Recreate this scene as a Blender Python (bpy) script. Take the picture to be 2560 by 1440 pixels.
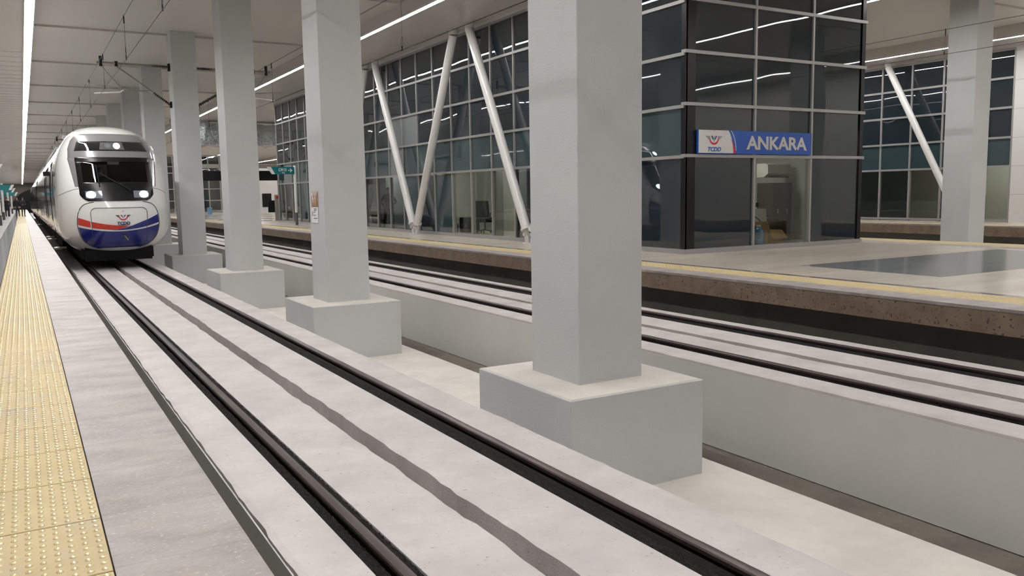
import bpy, bmesh, math, random
from mathutils import Vector, Matrix
random.seed(7)
PI = math.pi
for o in list(bpy.data.objects): bpy.data.objects.remove(o)
SC = bpy.context.scene
COL = SC.collection

# ------------------------------------------------------------------ camera
F_PX, YAW, PITCH, ROLL = 2084.14, .527687, -.112437, -.0159136
cam_d = bpy.data.cameras.new('camera'); cam = bpy.data.objects.new('camera', cam_d); COL.objects.link(cam)
cam_d.sensor_fit = 'HORIZONTAL'; cam_d.sensor_width = 36; cam_d.lens = F_PX / 2560 * 36
cam_d.clip_start = .05; cam_d.clip_end = 1000
fw = Vector((math.sin(YAW) * math.cos(PITCH), math.cos(YAW) * math.cos(PITCH), math.sin(PITCH)))
rt = Vector((math.cos(YAW), -math.sin(YAW), 0)); up = rt.cross(fw)
rt, up = math.cos(ROLL) * rt + math.sin(ROLL) * up, -math.sin(ROLL) * rt + math.cos(ROLL) * up
mw = Matrix((rt, up, -fw)).transposed().to_4x4(); mw.translation = (0, 0, 1.92)
cam.matrix_world = mw
SC.camera = cam
# ------------------------------------------------------------------ world, exposure
w = bpy.data.worlds.new('night'); SC.world = w; w.use_nodes = True
w.node_tree.nodes['Background'].inputs[0].default_value = (.02, .022, .025, 1)
w.node_tree.nodes['Background'].inputs[1].default_value = .3
vs = SC.view_settings
vs.view_transform = 'Standard'; vs.look = 'None'; vs.gamma = 1; vs.exposure = 0; vs.use_curve_mapping = False
LIGHT = 60.0          # radiance of the ceiling strips

# ------------------------------------------------------------------ materials
MATS = {}
def mat(name, col, rough=.5, metal=0, var=None, bump=None, spec=.5, coat=0, emit=None, rnd=0, speck=None, streak=None, stretch=None):
    """var=(scale, amount) mottling; bump=(scale, distance); rnd = per-object tint; speck=(scale, colour, threshold)"""
    if name in MATS: return MATS[name]
    m = bpy.data.materials.new(name); m.use_nodes = True; MATS[name] = m
    nt = m.node_tree; N = nt.nodes; L = nt.links; b = N['Principled BSDF']
    b.inputs['Roughness'].default_value = rough; b.inputs['Metallic'].default_value = metal
    b.inputs['Specular IOR Level'].default_value = spec
    b.inputs['Coat Weight'].default_value = coat
    b.inputs['Base Color'].default_value = (*col, 1)
    if emit:
        b.inputs['Emission Color'].default_value = (*emit[0], 1); b.inputs['Emission Strength'].default_value = emit[1]
    pos = None
    def P():
        nonlocal pos
        if pos is None:
            g = N.new('ShaderNodeNewGeometry'); pos = g.outputs['Position']
            if stretch:
                v = N.new('ShaderNodeVectorMath'); v.operation = 'MULTIPLY'; v.inputs[1].default_value = stretch
                L.new(pos, v.inputs[0]); pos = v.outputs[0]
        return pos
    cur = None
    def noise(scale, detail=5, rough_=.6):
        t = N.new('ShaderNodeTexNoise'); t.inputs['Scale'].default_value = scale
        t.inputs['Detail'].default_value = detail; t.inputs['Roughness'].default_value = rough_
        L.new(P(), t.inputs['Vector']); return t.outputs['Fac']
    def mix(a, bcol, fac, blend='MIX'):
        x = N.new('ShaderNodeMix'); x.data_type = 'RGBA'; x.blend_type = blend
        for s, v in ((x.inputs[6], a), (x.inputs[7], bcol)):
            if isinstance(v, tuple): s.default_value = (*v, 1)
            else: L.new(v, s)
        if isinstance(fac, float): x.inputs[0].default_value = fac
        else: L.new(fac, x.inputs[0])
        return x.outputs[2]
    def ramp(fac, a, b_):
        r = N.new('ShaderNodeMapRange'); r.inputs[1].default_value = a; r.inputs[2].default_value = b_
        L.new(fac, r.inputs[0]); return r.outputs[0]
    cur = tuple(col)
    if var:
        lo = tuple(c * (1 - var[1]) for c in col); hi = tuple(min(1, c * (1 + var[1])) for c in col)
        cur = mix(lo, hi, ramp(noise(var[0]), .3, .7))
    if streak:
        cur = mix(cur, streak[1], ramp(noise(streak[0], 6, .7), streak[2], streak[2] + .18))
    if speck:
        cur = mix(cur, speck[1], ramp(noise(speck[0], 2), speck[2], speck[2] + .06))
    if rnd:
        oi = N.new('ShaderNodeObjectInfo'); r = ramp(oi.outputs['Random'], 0, 1)
        cur = mix(cur, mix((1., 1., 1.), tuple(rnd), r), 1.0, 'MULTIPLY')
    if not isinstance(cur, tuple): L.new(cur, b.inputs['Base Color'])
    if bump:
        bp_ = N.new('ShaderNodeBump'); bp_.inputs['Distance'].default_value = bump[1]; bp_.inputs['Strength'].default_value = 1
        L.new(noise(bump[0], 6 if len(bump) < 3 else bump[2]), bp_.inputs['Height']); L.new(bp_.outputs[0], b.inputs['Normal'])
    return m

def glass(name, tint, wav=.006, refl=1.5):
    """thin window glass: fresnel mix of a clear and a mirror layer, slightly wavy"""
    m = bpy.data.materials.new(name); m.use_nodes = True; MATS[name] = m
    nt = m.node_tree; N = nt.nodes; L = nt.links; N.remove(N['Principled BSDF'])
    t = N.new('ShaderNodeBsdfTransparent'); t.inputs[0].default_value = (*tint, 1)
    g = N.new('ShaderNodeBsdfGlossy'); g.inputs['Roughness'].default_value = .01
    f = N.new('ShaderNodeFresnel'); f.inputs[0].default_value = refl
    x = N.new('ShaderNodeMixShader')
    ge = N.new('ShaderNodeNewGeometry'); no = N.new('ShaderNodeTexNoise'); no.inputs['Scale'].default_value = .8; no.inputs['Detail'].default_value = 1
    b = N.new('ShaderNodeBump'); b.inputs['Distance'].default_value = wav; b.inputs['Strength'].default_value = 1
    L.new(ge.outputs['Position'], no.inputs['Vector']); L.new(no.outputs['Fac'], b.inputs['Height'])
    L.new(b.outputs[0], g.inputs['Normal'])
    mr = N.new('ShaderNodeMapRange'); mr.inputs[3].default_value = refl; mr.inputs[4].default_value = 1 / refl
    L.new(ge.outputs['Backfacing'], mr.inputs[0]); L.new(mr.outputs[0], f.inputs[0])
    L.new(f.outputs[0], x.inputs[0]); L.new(t.outputs[0], x.inputs[1]); L.new(g.outputs[0], x.inputs[2])
    L.new(x.outputs[0], N['Material Output'].inputs[0])
    return m

m_slab = mat('pale_concrete', (.545, .51, .502), .75, var=(1.8, .12), bump=(55, .003), speck=(30, (.32, .29, .27), .685), streak=(3, (.62, .585, .575), .56))
m_pit = mat('cream_screed', (.66, .62, .575), .8, var=(1.6, .1), bump=(40, .002), speck=(34, (.72, .69, .65), .7))
m_gut = mat('dirty_gutter', (.26, .23, .2), .8, var=(2.5, .18), bump=(30, .003), speck=(18, (.5, .46, .41), .73))
m_paint = mat('grey_wall_paint', (.575, .583, .583), .6, var=(.5, .05), bump=(60, .004))
m_wallp = mat('grey_trench_paint', (.585, .58, .555), .6, var=(.4, .06), bump=(70, .0012))
m_grit = mat('black_grit', (.010, .0095, .009), .9, bump=(260, .004), speck=(240, (.07, .065, .06), .58), spec=.2)
m_rail = mat('rail_steel', (.12, .095, .09), .36, .7, var=(8, .25), stretch=(1, .1, 1))
m_rub = mat('dark_rubber', (.009, .009, .008), .75, spec=.2)
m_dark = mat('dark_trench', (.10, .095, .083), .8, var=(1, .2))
m_stone = mat('grey_granite', (.33, .30, .288), .5, var=(3.4, .26), bump=(48, .007), speck=(60, (.5, .46, .42), .62), streak=(5.5, (.37, .315, .265), .52), rnd=(.93, .92, .91), stretch=(.6, 1.2, 1))
m_tile = mat('yellow_tactile', (.53, .425, .215), .6, var=(2.2, .1), streak=(3.2, (.45, .375, .285), .54), rnd=(.94, .95, 1.05), spec=.3)
m_dome = mat('yellow_dome', (.60, .49, .26), .22, spec=.6)
m_beige = mat('beige_polished_stone', (.60, .53, .46), .2, var=(.9, .13), streak=(2.4, (.50, .43, .365), .55), spec=.5, stretch=(.35, 1.6, 1))
m_darkst = mat('dark_polished_granite', (.20, .205, .22), .15, var=(2, .3), streak=(3, (.09, .095, .11), .56), spec=.6, stretch=(.35, 1.6, 1))
m_gtile = mat('light_grey_floor', (.62, .60, .59), .22, var=(.8, .1), spec=.6)
m_fascia = mat('brown_stone_edge', (.20, .148, .10), .55, var=(3, .25), bump=(40, .003), speck=(24, (.075, .052, .038), .6), streak=(9, (.25, .19, .13), .55))
m_ceil = mat('ceiling_paint', (.56, .535, .495), .45, var=(.25, .03))
m_ceil2 = mat('ceiling_boards', (.58, .55, .52), .35, var=(.3, .03))
m_white = mat('white_paint', (.7, .69, .67), .35)
m_alu = mat('grey_aluminium', (.36, .355, .35), .4, .3)
m_black = mat('black_gloss', (.006, .006, .007), .3, spec=.35)
m_bmat = mat('black_matt', (.008, .008, .009), .7, spec=.3)
m_gdark = mat('dark_tinted_glass', (.022, .030, .037), .015, bump=(.75, .007, 0), spec=.75)
m_gdeep = mat('deep_tinted_glass', (.02, .027, .033), .015, bump=(.75, .007, 0), spec=.75)
m_gteal = mat('teal_tinted_glass', (.04, .066, .075), .015, bump=(.75, .006, 0), spec=.75)
m_frost = mat('frosted_panel', (.19, .205, .22), .3, bump=(.6, .004, 0))
m_clear = glass('clear_glass', (.85, .87, .83))
m_smoke = glass('smoked_glass', (.58, .62, .63), refl=1.6)
m_lamp = mat('lamp_diffuser', (1, 1, 1), .5, emit=((1, .985, .97), LIGHT))
m_office = mat('office_lamp_panel', (1, 1, 1), .5, emit=((1, 1, .93), 13))
m_owall = mat('office_wall', (.6, .6, .55), .7)
m_silver = mat('silver_foil', (.5, .55, .56), .22, 1, bump=(1.6, .12), var=(.8, .2))
m_galv = mat('galvanised_tube', (.26, .24, .21), .45, .6)
m_ins = mat('brown_insulator', (.05, .035, .03), .35)
m_wire = mat('wire_copper', (.045, .04, .038), .5, .5)
m_tw = mat('train_white', (.9, .895, .885), .12, coat=.5, spec=.6)
m_tsil = mat('train_silver', (.33, .33, .34), .22, .4, coat=.4)
m_tgrey = mat('train_side_silver', (.17, .168, .165), .1, .4, coat=.6)
m_tblue = mat('train_blue', (.012, .02, .19), .25, coat=.4)
m_tred = mat('train_red', (.56, .045, .03), .35, var=(14, .15))
m_tglass = mat('train_window', (.012, .013, .015), .04, spec=.8)
m_tshield = glass('windscreen_glass', (.55, .58, .6), .001)
m_sgrey = mat('dark_grey_unit', (.08, .08, .082), .5)
m_head = mat('headlamp_lens', (.9, .95, 1), .2, emit=((.75, .86, 1), 24))
m_lensoff = mat('lamp_lens_off', (.25, .27, .3), .1, .3)
m_logo_r = mat('logo_red', (.62, .02, .05), .5)
m_logo_b = mat('logo_navy', (.02, .04, .16), .5)
m_sblue = mat('sign_blue', (.016, .085, .42), .35)
m_swhite = mat('sign_white', (.66, .655, .64), .4)
m_slet = mat('sign_letters', (.55, .545, .52), .4)
m_slb = mat('sign_wing_blue', (.2, .3, .42), .5)
m_stb = mat('sign_text_blue', (.04, .14, .4), .5)
m_teal = mat('sign_teal', (.004, .15, .17), .4)
m_paper = mat('paper', (.86, .84, .84), .5)
m_brownp = mat('brown_notice', (.36, .17, .06), .15, var=(9, .25))
m_ink = mat('ink', (.06, .06, .07), .6)
m_card = mat('cardboard', (.42, .27, .13), .7)
m_blueb = mat('blue_water_bottle', (.08, .2, .36), .12, spec=.7)
m_bpvc = mat('blue_plastic', (.15, .3, .5), .35)
m_brown = mat('dark_brown_wood', (.03, .014, .01), .4)
m_coat = mat('black_coat', (.012, .013, .016), .8)
m_navy = mat('navy_jacket', (.016, .022, .032), .8)
m_trs = mat('dark_trousers', (.014, .014, .017), .8)
m_skin = mat('skin', (.42, .25, .17), .5)
m_hair = mat('dark_hair', (.015, .011, .009), .6)
m_conc = mat('raw_concrete', (.25, .23, .205), .8, var=(.7, .1))
m_strut = mat('strut_white', (.72, .71, .69), .22, coat=.3)
m_red = mat('red_plate', (.5, .02, .02), .5)
m_cabwall = mat('cab_panel', (.3, .33, .37), .6)

# ------------------------------------------------------------------ mesh helpers
def origin(o):
    v = Vector((0, 0, 0))
    while o is not None: v += o.location; o = o.parent
    return v
class MB:
    def __init__(s): s.v = []; s.f = []
    def add(s, vs, fs):
        n = len(s.v); s.v += [tuple(v) for v in vs]; s.f += [tuple(i + n for i in f) for f in fs]; return s
    def box(s, x0, x1, y0, y1, z0, z1):
        return s.add([(x0, y0, z0), (x1, y0, z0), (x1, y1, z0), (x0, y1, z0), (x0, y0, z1), (x1, y0, z1), (x1, y1, z1), (x0, y1, z1)],
                     [(3, 2, 1, 0), (4, 5, 6, 7), (0, 1, 5, 4), (1, 2, 6, 5), (2, 3, 7, 6), (3, 0, 4, 7)])
    def bbox(s, x0, x1, y0, y1, z0, z1, c=.02):
        """box with chamfered vertical and top edges"""
        a = [(x0 + c, y0), (x1 - c, y0), (x1, y0 + c), (x1, y1 - c), (x1 - c, y1), (x0 + c, y1), (x0, y1 - c), (x0, y0 + c)]
        b = [(x0 + 2 * c, y0 + c), (x1 - 2 * c, y0 + c), (x1 - c, y0 + 2 * c), (x1 - c, y1 - 2 * c), (x1 - 2 * c, y1 - c), (x0 + 2 * c, y1 - c), (x0 + c, y1 - 2 * c), (x0 + c, y0 + 2 * c)]
        vs = [(x, y, z0) for x, y in a] + [(x, y, z1 - c) for x, y in a] + [(x, y, z1) for x, y in b]
        fs = [tuple(range(7, -1, -1)), tuple(range(16, 24))]
        for k in (0, 8):
            fs += [(k + i, k + (i + 1) % 8, k + 8 + (i + 1) % 8, k + 8 + i) for i in range(8)]
        return s.add(vs, fs)
    def loft(s, rings, closed=True, cap=True):
        n = len(rings[0]); vs = [p for r in rings for p in r]; fs = []
        for k in range(len(rings) - 1):
            for i in range(n if closed else n - 1):
                j = (i + 1) % n; fs.append((k * n + i, k * n + j, (k + 1) * n + j, (k + 1) * n + i))
        if cap and closed:
            fs.append(tuple(range(n - 1, -1, -1))); fs.append(tuple(range((len(rings) - 1) * n, len(rings) * n)))
        return s.add(vs, fs)
    def tube(s, pts, r, n=8, r2=None):
        pts = [Vector(p) for p in pts]; rings = []
        for i, p in enumerate(pts):
            d = (pts[min(i + 1, len(pts) - 1)] - pts[max(i - 1, 0)]).normalized()
            a = Vector((0, 0, 1)) if abs(d.z) < .9 else Vector((1, 0, 0))
            u = d.cross(a).normalized(); v = u.cross(d)
            rr = r if r2 is None else r + (r2 - r) * i / (len(pts) - 1)
            if isinstance(r, (list, tuple)): rr = r[i]
            rings.append([p + u * rr * math.cos(t) + v * rr * math.sin(t) for t in (2 * PI * k / n for k in range(n))])
        return s.loft(rings)
    def lathe(s, c, prof, n=20):
        rings = [[(c[0] + r * math.cos(2 * PI * k / n), c[1] + r * math.sin(2 * PI * k / n), c[2] + z) for k in range(n)] for r, z in prof]
        return s.loft(rings)
    def prism(s, poly, f0, f1):
        """poly of (a,b); f0,f1 map (a,b)->xyz for the front and back"""
        n = len(poly); vs = [f0(*p) for p in poly] + [f1(*p) for p in poly]
        fs = [tuple(range(n)), tuple(range(2 * n - 1, n - 1, -1))] + [(i, n + i, n + (i + 1) % n, (i + 1) % n) for i in range(n)]
        return s.add(vs, fs)
    def grid(s, f, nu, nv, back=None):
        vs = [f(i / nu, j / nv) for j in range(nv + 1) for i in range(nu + 1)]; W = nu + 1
        fs = [(j * W + i, j * W + i + 1, (j + 1) * W + i + 1, (j + 1) * W + i) for j in range(nv) for i in range(nu)]
        if back:
            ring = [i for i in range(W)] + [j * W + nu for j in range(1, nv + 1)] + [nv * W + i for i in range(nu - 1, -1, -1)] + [j * W for j in range(nv - 1, 0, -1)]
            n0 = len(vs)
            for k in ring: vs.append(back((k % W) / nu, (k // W) / nv))
            m = len(ring); fs += [(ring[k], n0 + k, n0 + (k + 1) % m, ring[(k + 1) % m]) for k in range(m)]
        return s.add(vs, fs)
    def mesh(s, name, m, org=(0, 0, 0), smooth=False):
        me = bpy.data.meshes.new(name); o = Vector(org)
        me.from_pydata([tuple(Vector(v) - o) for v in s.v], [], s.f); me.update()
        bm = bmesh.new(); bm.from_mesh(me); bmesh.ops.recalc_face_normals(bm, faces=bm.faces); bm.to_mesh(me); bm.free()
        if m: me.materials.append(m)
        if smooth:
            for p in me.polygons: p.use_smooth = True
            try: me.set_sharp_from_angle(angle=math.radians(smooth if smooth > 1 else 40))
            except Exception: pass
        return me
    def build(s, name, m, parent=None, smooth=False, at=None):
        org = origin(parent) if parent else Vector(at or (0, 0, 0))
        o = bpy.data.objects.new(name, s.mesh(name, m, org, smooth)); COL.objects.link(o)
        if parent: o.parent = parent
        elif at: o.location = at
        return o
def tag(o, label=None, cat=None, group=None, kind=None):
    for k, v in (('label', label), ('category', cat), ('group', group), ('kind', kind)):
        if v: o[k] = v
    return o
def empty(name, loc, label=None, cat=None, group=None, kind=None):
    o = bpy.data.objects.new(name, None); COL.objects.link(o); o.location = loc; o.empty_display_size = .2
    return tag(o, label, cat, group, kind)
def copy_tree(o, parent=None):
    c = o.copy(); COL.objects.link(c); c.parent = parent
    for ch in list(o.children): copy_tree(ch, c)
    return c
def struct(name, mb, m, parent=None, smooth=False):
    o = mb.build(name, m, parent, smooth)
    if not parent: o['kind'] = 'structure'
    return o
def text(name, s, m, fmap, size, bold=0, parent=None, shear=0, align='CENTER', spacing=1, depth=.004):
    cu = bpy.data.curves.new(name, 'FONT'); cu.body = s; cu.size = size; cu.offset = bold; cu.align_x = align; cu.align_y = 'CENTER'
    cu.shear = shear; cu.space_character = spacing; cu.extrude = depth / 2; cu.resolution_u = 3
    t = bpy.data.objects.new('tmp', cu); COL.objects.link(t)
    dg = bpy.context.evaluated_depsgraph_get(); dg.update()
    me = bpy.data.meshes.new_from_object(t.evaluated_get(dg)); bpy.data.objects.remove(t); bpy.data.curves.remove(cu)
    org = origin(parent) if parent else Vector((0, 0, 0))
    for v in me.vertices: v.co = Vector(fmap(v.co.x, v.co.y, v.co.z)) - org
    me.materials.clear(); me.materials.append(m); me.name = name
    o = bpy.data.objects.new(name, me); COL.objects.link(o)
    if parent: o.parent = parent
    return o

# ================================================================== SETTING
Y0, Y1 = -24.0, 290.0
ZP, ZF, ZG, ZS = .55, -.916, -1.01, -.05        # platform, pit floor, gutter, track slab
T1, T2 = 2.327, 7.88                           # track centre lines
E1, E2, E2F, E3 = .70, 9.43, 20.2, 29.0        # platform edges
CX0, CX1, CY0, CY1, CSP = 4.57, 5.35, 6.57, 7.44, 7.75   # first column and spacing

# pit floor with the sunken gutter beside track two
floor = struct('floor', MB().box(.1, 6.1, Y0, Y1, ZF - .2, ZF), m_pit)
MB().box(6.1, 6.8, Y0, Y1, ZG - .2, ZG).build('gutter', m_gut, floor)
MB().box(6.8, 32, Y0, Y1, ZF - .2, ZF).build('pit_floor', m_pit, floor)
# debris line along the foot of the trench wall
db = MB(); rr = random.Random(3)
for k in range(420):
    y = 1.5 + 34 * rr.random() ** 1.6; r = .004 + .011 * rr.random(); x = 6.66 - .02 - abs(rr.gauss(0, .045))
    db.add([(x - r, y - r, ZG), (x + r, y - r * .6, ZG), (x + r * .8, y + r * 1.4, ZG), (x - r, y + r, ZG), (x, y, ZG + r * .7)], [(0, 1, 4), (1, 2, 4), (2, 3, 4), (3, 0, 4)])
tag(db.build('gravel', m_gut), 'loose brown grit along the foot of the trench wall', 'gravel', kind='stuff')

def slab(name, c, left_m):
    # profile (x rel., z, jitter?) ; the rail grooves and the drain channel are cut into it
    prof = [(-1.21, -1.0, 0), (-1.21, ZS - .01, .004), (-1.17, ZS, .004), (-.867, ZS, 0), (-.867, -.16, 0), (-.637, -.16, 0), (-.637, ZS, 0),
            (-.115, ZS, .007), (-.10, -.34, 0), (.03, -.34, 0), (.035, ZS, .007),
            (.563, ZS, 0), (.563, -.16, 0), (.86, -.16, 0), (.86, ZS, .002), (1.21, ZS, .004), (1.21, -1.0, 0)]
    ys = [Y0, -6, 0, 1.0]; y = 1.0
    while y < 40: y += .07 + y * .012; ys.append(y)
    ys += [60, 100, Y1]
    r = random.Random(int(c * 10)); rings = []
    dr = [0] * len(prof)
    for y in ys:
        ring = []
        for i, (x, z, j) in enumerate(prof):
            dr[i] = .35 * dr[i] + (r.gauss(0, j) if j and .5 < y < 45 else 0)
            ring.append((c + x + dr[i], y, z))
        rings.append(ring)
    o = struct(name, MB().loft(rings), m_slab)
    # painted side wall towards the gutter
    MB().box(c - 1.222, c - 1.212, Y0, Y1, -1.0, ZS - .035).build('painted_side', left_m, o)
    MB().box(c - .10, c + .03, Y0, Y1, -.34, -.325).build('drain_bed', m_gut, o)
    return o
s1 = slab('track_slab', T1, m_wallp); s2 = slab('track_slab', T2, m_wallp)

def platform_body(name, xa, xb, za, edges):
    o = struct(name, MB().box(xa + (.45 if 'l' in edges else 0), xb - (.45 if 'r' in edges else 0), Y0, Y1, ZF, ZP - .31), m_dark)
    return o
# --- platform one (camera side)
p1 = platform_body('platform', -9, E1, 0, 'r')
MB().box(-9, E1 - .45, Y0, Y1, ZP - .31, ZP - .04).build('bed', m_conc, p1)
MB().box(E1 - .45, E1 - .02, Y0, Y1, ZP - .31, ZP - .04).build('edge_beam', m_fascia, p1)
tile_me = MB().bbox(.004, .596, .003, .597, -.04, 0, .0025).mesh('tile', m_tile)
dm = MB()
for i in range(12):
    for j in range(10):
        cx, cy = .027 + .0496 * i, .03 + .06 * j
        n = 10
        dm.loft([[(cx + r * math.cos(2 * PI * k / n), cy + r * math.sin(2 * PI * k / n), z) for k in range(n)] for r, z in ((.0145, -.001), (.0125, .0028), (.0095, .004), (.005, .0046), (.001, .0048))])
dome_me = dm.mesh('domes', m_dome, (0, 0, 0), 60)
def tactile(platform, x0, ya, yb):
    y = ya; k = 0
    while y < yb:
        t = bpy.data.objects.new('tile', tile_me); COL.objects.link(t); t.parent = platform; t.location = (x0, y, ZP)
        d = bpy.data.objects.new('domes', dome_me); COL.objects.link(d); d.parent = t; d['kind'] = 'stuff'
        y += .604; k += 1
YJ = 3.172 * 1.0 + .15 - .604 * 6
tactile(p1, E1 - .497 - .6, YJ, 60)
MB().box(E1 - 1.1, E1 - .5, 60, Y1, ZP - .04, ZP).build('tactile_strip', m_tile, p1)
MB().box(E1 - 1.1, E1 - .5, Y0, YJ, ZP - .04, ZP).build('tactile_strip', m_tile, p1)
pav_me = MB().bbox(.001, .497, .0004, .6036, -.04, 0, .0012).mesh('paving_slab', m_stone)
def pavers(platform, x0, ya, yb, off=.0):
    y = ya + off
    while y < yb:
        t = bpy.data.objects.new('paving_slab', pav_me); COL.objects.link(t); t.parent = platform; t.location = (x0, y, ZP)
        y += .604
pavers(p1, E1 - .497, YJ, 60, .02)
MB().box(E1 - .497, E1, 60, Y1, ZP - .04, ZP).build('edge_strip', m_stone, p1)
MB().box(E1 - .497, E1, Y0, YJ, ZP - .04, ZP).build('edge_strip', m_stone, p1)
MB().box(-.78, E1 - 1.1, Y0, Y1, ZP - .04, ZP).build('dark_border', m_darkst, p1)
MB().box(-9, -.78, Y0, Y1, ZP - .04, ZP).build('floor_finish', m_gtile, p1)
# --- platform two
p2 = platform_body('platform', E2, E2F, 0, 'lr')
MB().box(E2 + .02, E2F - .02, Y0, 130, ZP - .31, ZP - .04).build('edge_beam', m_fascia, p2)
MB().box(E2, E2 + .02, Y0, 130, ZP - .305, ZP - .045).build('fascia', m_fascia, p2)
pavers(p2, E2, YJ, 48, .02)
MB().box(E2, E2 + .497, 47.9, 130, ZP - .04, ZP).build('edge_strip', m_stone, p2)
MB().box(E2, E2 + .497, Y0, YJ, ZP - .04, ZP).build('edge_strip', m_stone, p2)
tactile(p2, E2 + .5, YJ, 48)
MB().box(E2 + .5, E2 + 1.1, 47.9, 130, ZP - .04, ZP).build('tactile_strip', m_tile, p2)
MB().box(E2 + .5, E2 + 1.1, Y0, YJ, ZP - .04, ZP).build('tactile_strip', m_tile, p2)
MB().box(E2 + 1.1, E2 + 1.26, Y0, 130, ZP - .04, ZP).build('dark_border', m_darkst, p2)
MB().box(E2 + 1.26, 18.6, Y0, 130, ZP - .04, ZP).build('floor_finish', m_beige, p2)
MB().box(18.6, 19.2, Y0, 130, ZP - .04, ZP).build('far_edge_strip', m_stone, p2)
MB().box(19.2, E2F, Y0, 130, ZP - .04, ZP + .001).build('tactile_strip', m_tile, p2)
MB().box(12.07, 18.3, 7.65, 10.35, ZP - .03, ZP + .001).build('dark_band', m_darkst, p2)
MB().box(12.07, 18.3, -1.5, 1.2, ZP - .03, ZP + .001).build('dark_band', m_darkst, p2)
for k in range(5): MB().box(10.9, 19, 50 + 5 * k, 52.4 + 5 * k, ZP - .03, ZP + .001).build('dark_band', m_darkst, p2)  # dark bands repeated across the far floor
# --- platform three
p3 = platform_body('platform', E3, 44, 0, 'l')
MB().box(E3, 44, Y0, 129, ZP - .36, ZP - .04).build('edge_beam', m_fascia, p3)
MB().box(E3, E3 + .5, Y0, 129, ZP - .04, ZP).build('edge_strip', m_stone, p3)
MB().box(E3 + .5, E3 + 1.1, Y0, 129, ZP - .04, ZP).build('tactile_strip', m_tile, p3)
MB().box(E3 + 1.1, 44, Y0, 129, ZP - .04, ZP).build('floor_finish', m_beige, p3)

# --- ceiling: high soffit over tracks with cross beams, lower boarded soffit over platforms
ZC, ZL = 7.4, 7.05
ceil = struct('ceiling', MB().box(-10, 46, Y0, Y1, ZC, ZC + .2), m_ceil)
for xa, xb in ((-10, .42), (9.75, 20.6), (29.6, 46)):
    MB().box(xa, xb, Y0, Y1, ZL, ZC).build('boarded_soffit', m_ceil2, ceil)
for k in range(-4, 36):
    y = CY0 + CSP * k + .62
    if y < Y0 + 1 or y > Y1 - 2: continue
    MB().box(.42, 9.75, y, y + .9, ZC - .06, ZC).build('beam', m_ceil, ceil)
    if -2 < k < 7: MB().box(20.6, 29.6, y, y + .9, ZC - .06, ZC).build('beam', m_ceil, ceil)
# board joints of the soffit over platform one, as real thin ribs in the nearer stretch
for k in range(90):
    MB().box(-6, .40, 34 + k * 1.2, 34.012 + k * 1.2, ZL - .004, ZL).build('board_joint', m_conc, ceil)
struct('wall_left', MB().box(-9.3, -9, Y0, Y1, ZF, ZC), m_white)
struct('wall_rear', MB().box(-10, 46, Y0 - .3, Y0, ZF, ZC), m_ceil)
struct('wall_right', MB().box(44, 44.3, Y0, 129, ZF, ZC), m_white)
we = struct('wall_end', MB().box(-10, 9.4, Y1 - 1, Y1, ZF, ZC), m_conc)
struct('wall_far', MB().box(20, 46, 129, 129.3, ZF, ZC), m_conc)
struct('wall_platform_end', MB().box(9.75, 20.0, 129, 129.3, ZP, ZL), m_conc)
# dark mouth of the running tunnel behind the train
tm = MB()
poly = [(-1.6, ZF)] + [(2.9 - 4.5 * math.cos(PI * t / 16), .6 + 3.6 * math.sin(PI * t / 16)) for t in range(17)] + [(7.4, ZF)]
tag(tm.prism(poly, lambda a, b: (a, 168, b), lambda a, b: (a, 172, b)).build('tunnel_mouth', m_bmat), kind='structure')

# ================================================================== LIGHTS (linear strips)
def strip(x, ya, yb, z, label, seg=6.0, wd=.15, lip=.03):
    t = empty('strip_light', (x, ya, z), label, 'light', 'continuous ceiling strip lights')
    y = ya
    while y < yb - .01:
        e = min(yb, y + seg)
        MB().box(x - wd / 2, x + wd / 2, y, e, z - .032, z - .002).build('diffuser', m_lamp, t)
        y = e
    MB().loft([[(x + a, y, z + b) for a, b in ((-wd / 2 - .02, -lip), (-wd / 2 - .02, .01), (wd / 2 + .02, .01), (wd / 2 + .02, -lip), (wd / 2, -lip), (wd / 2, 0), (-wd / 2, 0), (-wd / 2, -lip))] for y in (ya, yb)]).build('housing', m_white, t)  # deep side lips are added to shade the upper columns
    return t
strip(.53, -5, 285, ZL - .015, 'long bright strip light running above the nearest platform and the train', 12, .22, .095)
strip(9.86, -6, 125, ZL - .015, 'long strip light above the yellow edge in front of the glass office', 8, .145, .04)
strip(20.45, -6, 125, ZL - .015, 'strip light above the far edge of the office platform', 8, .13)
strip(29.85, -12, 125, ZL - .015, 'strip light above the furthest platform, crossing behind the right-hand column', 8, .13)

# ================================================================== COLUMNS
def column():
    t = empty('column', ((CX0 + CX1) / 2, (CY0 + CY1) / 2, ZF))
    MB().bbox(CX0 - .42, CX1 + .40, CY0 - .47, CY1 + .42, ZF, .05, .008).build('pedestal', m_paint, t)
    MB().bbox(CX0, CX1, CY0, CY1, .05, ZC, .008).build('shaft', m_paint, t)
    return t
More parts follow.
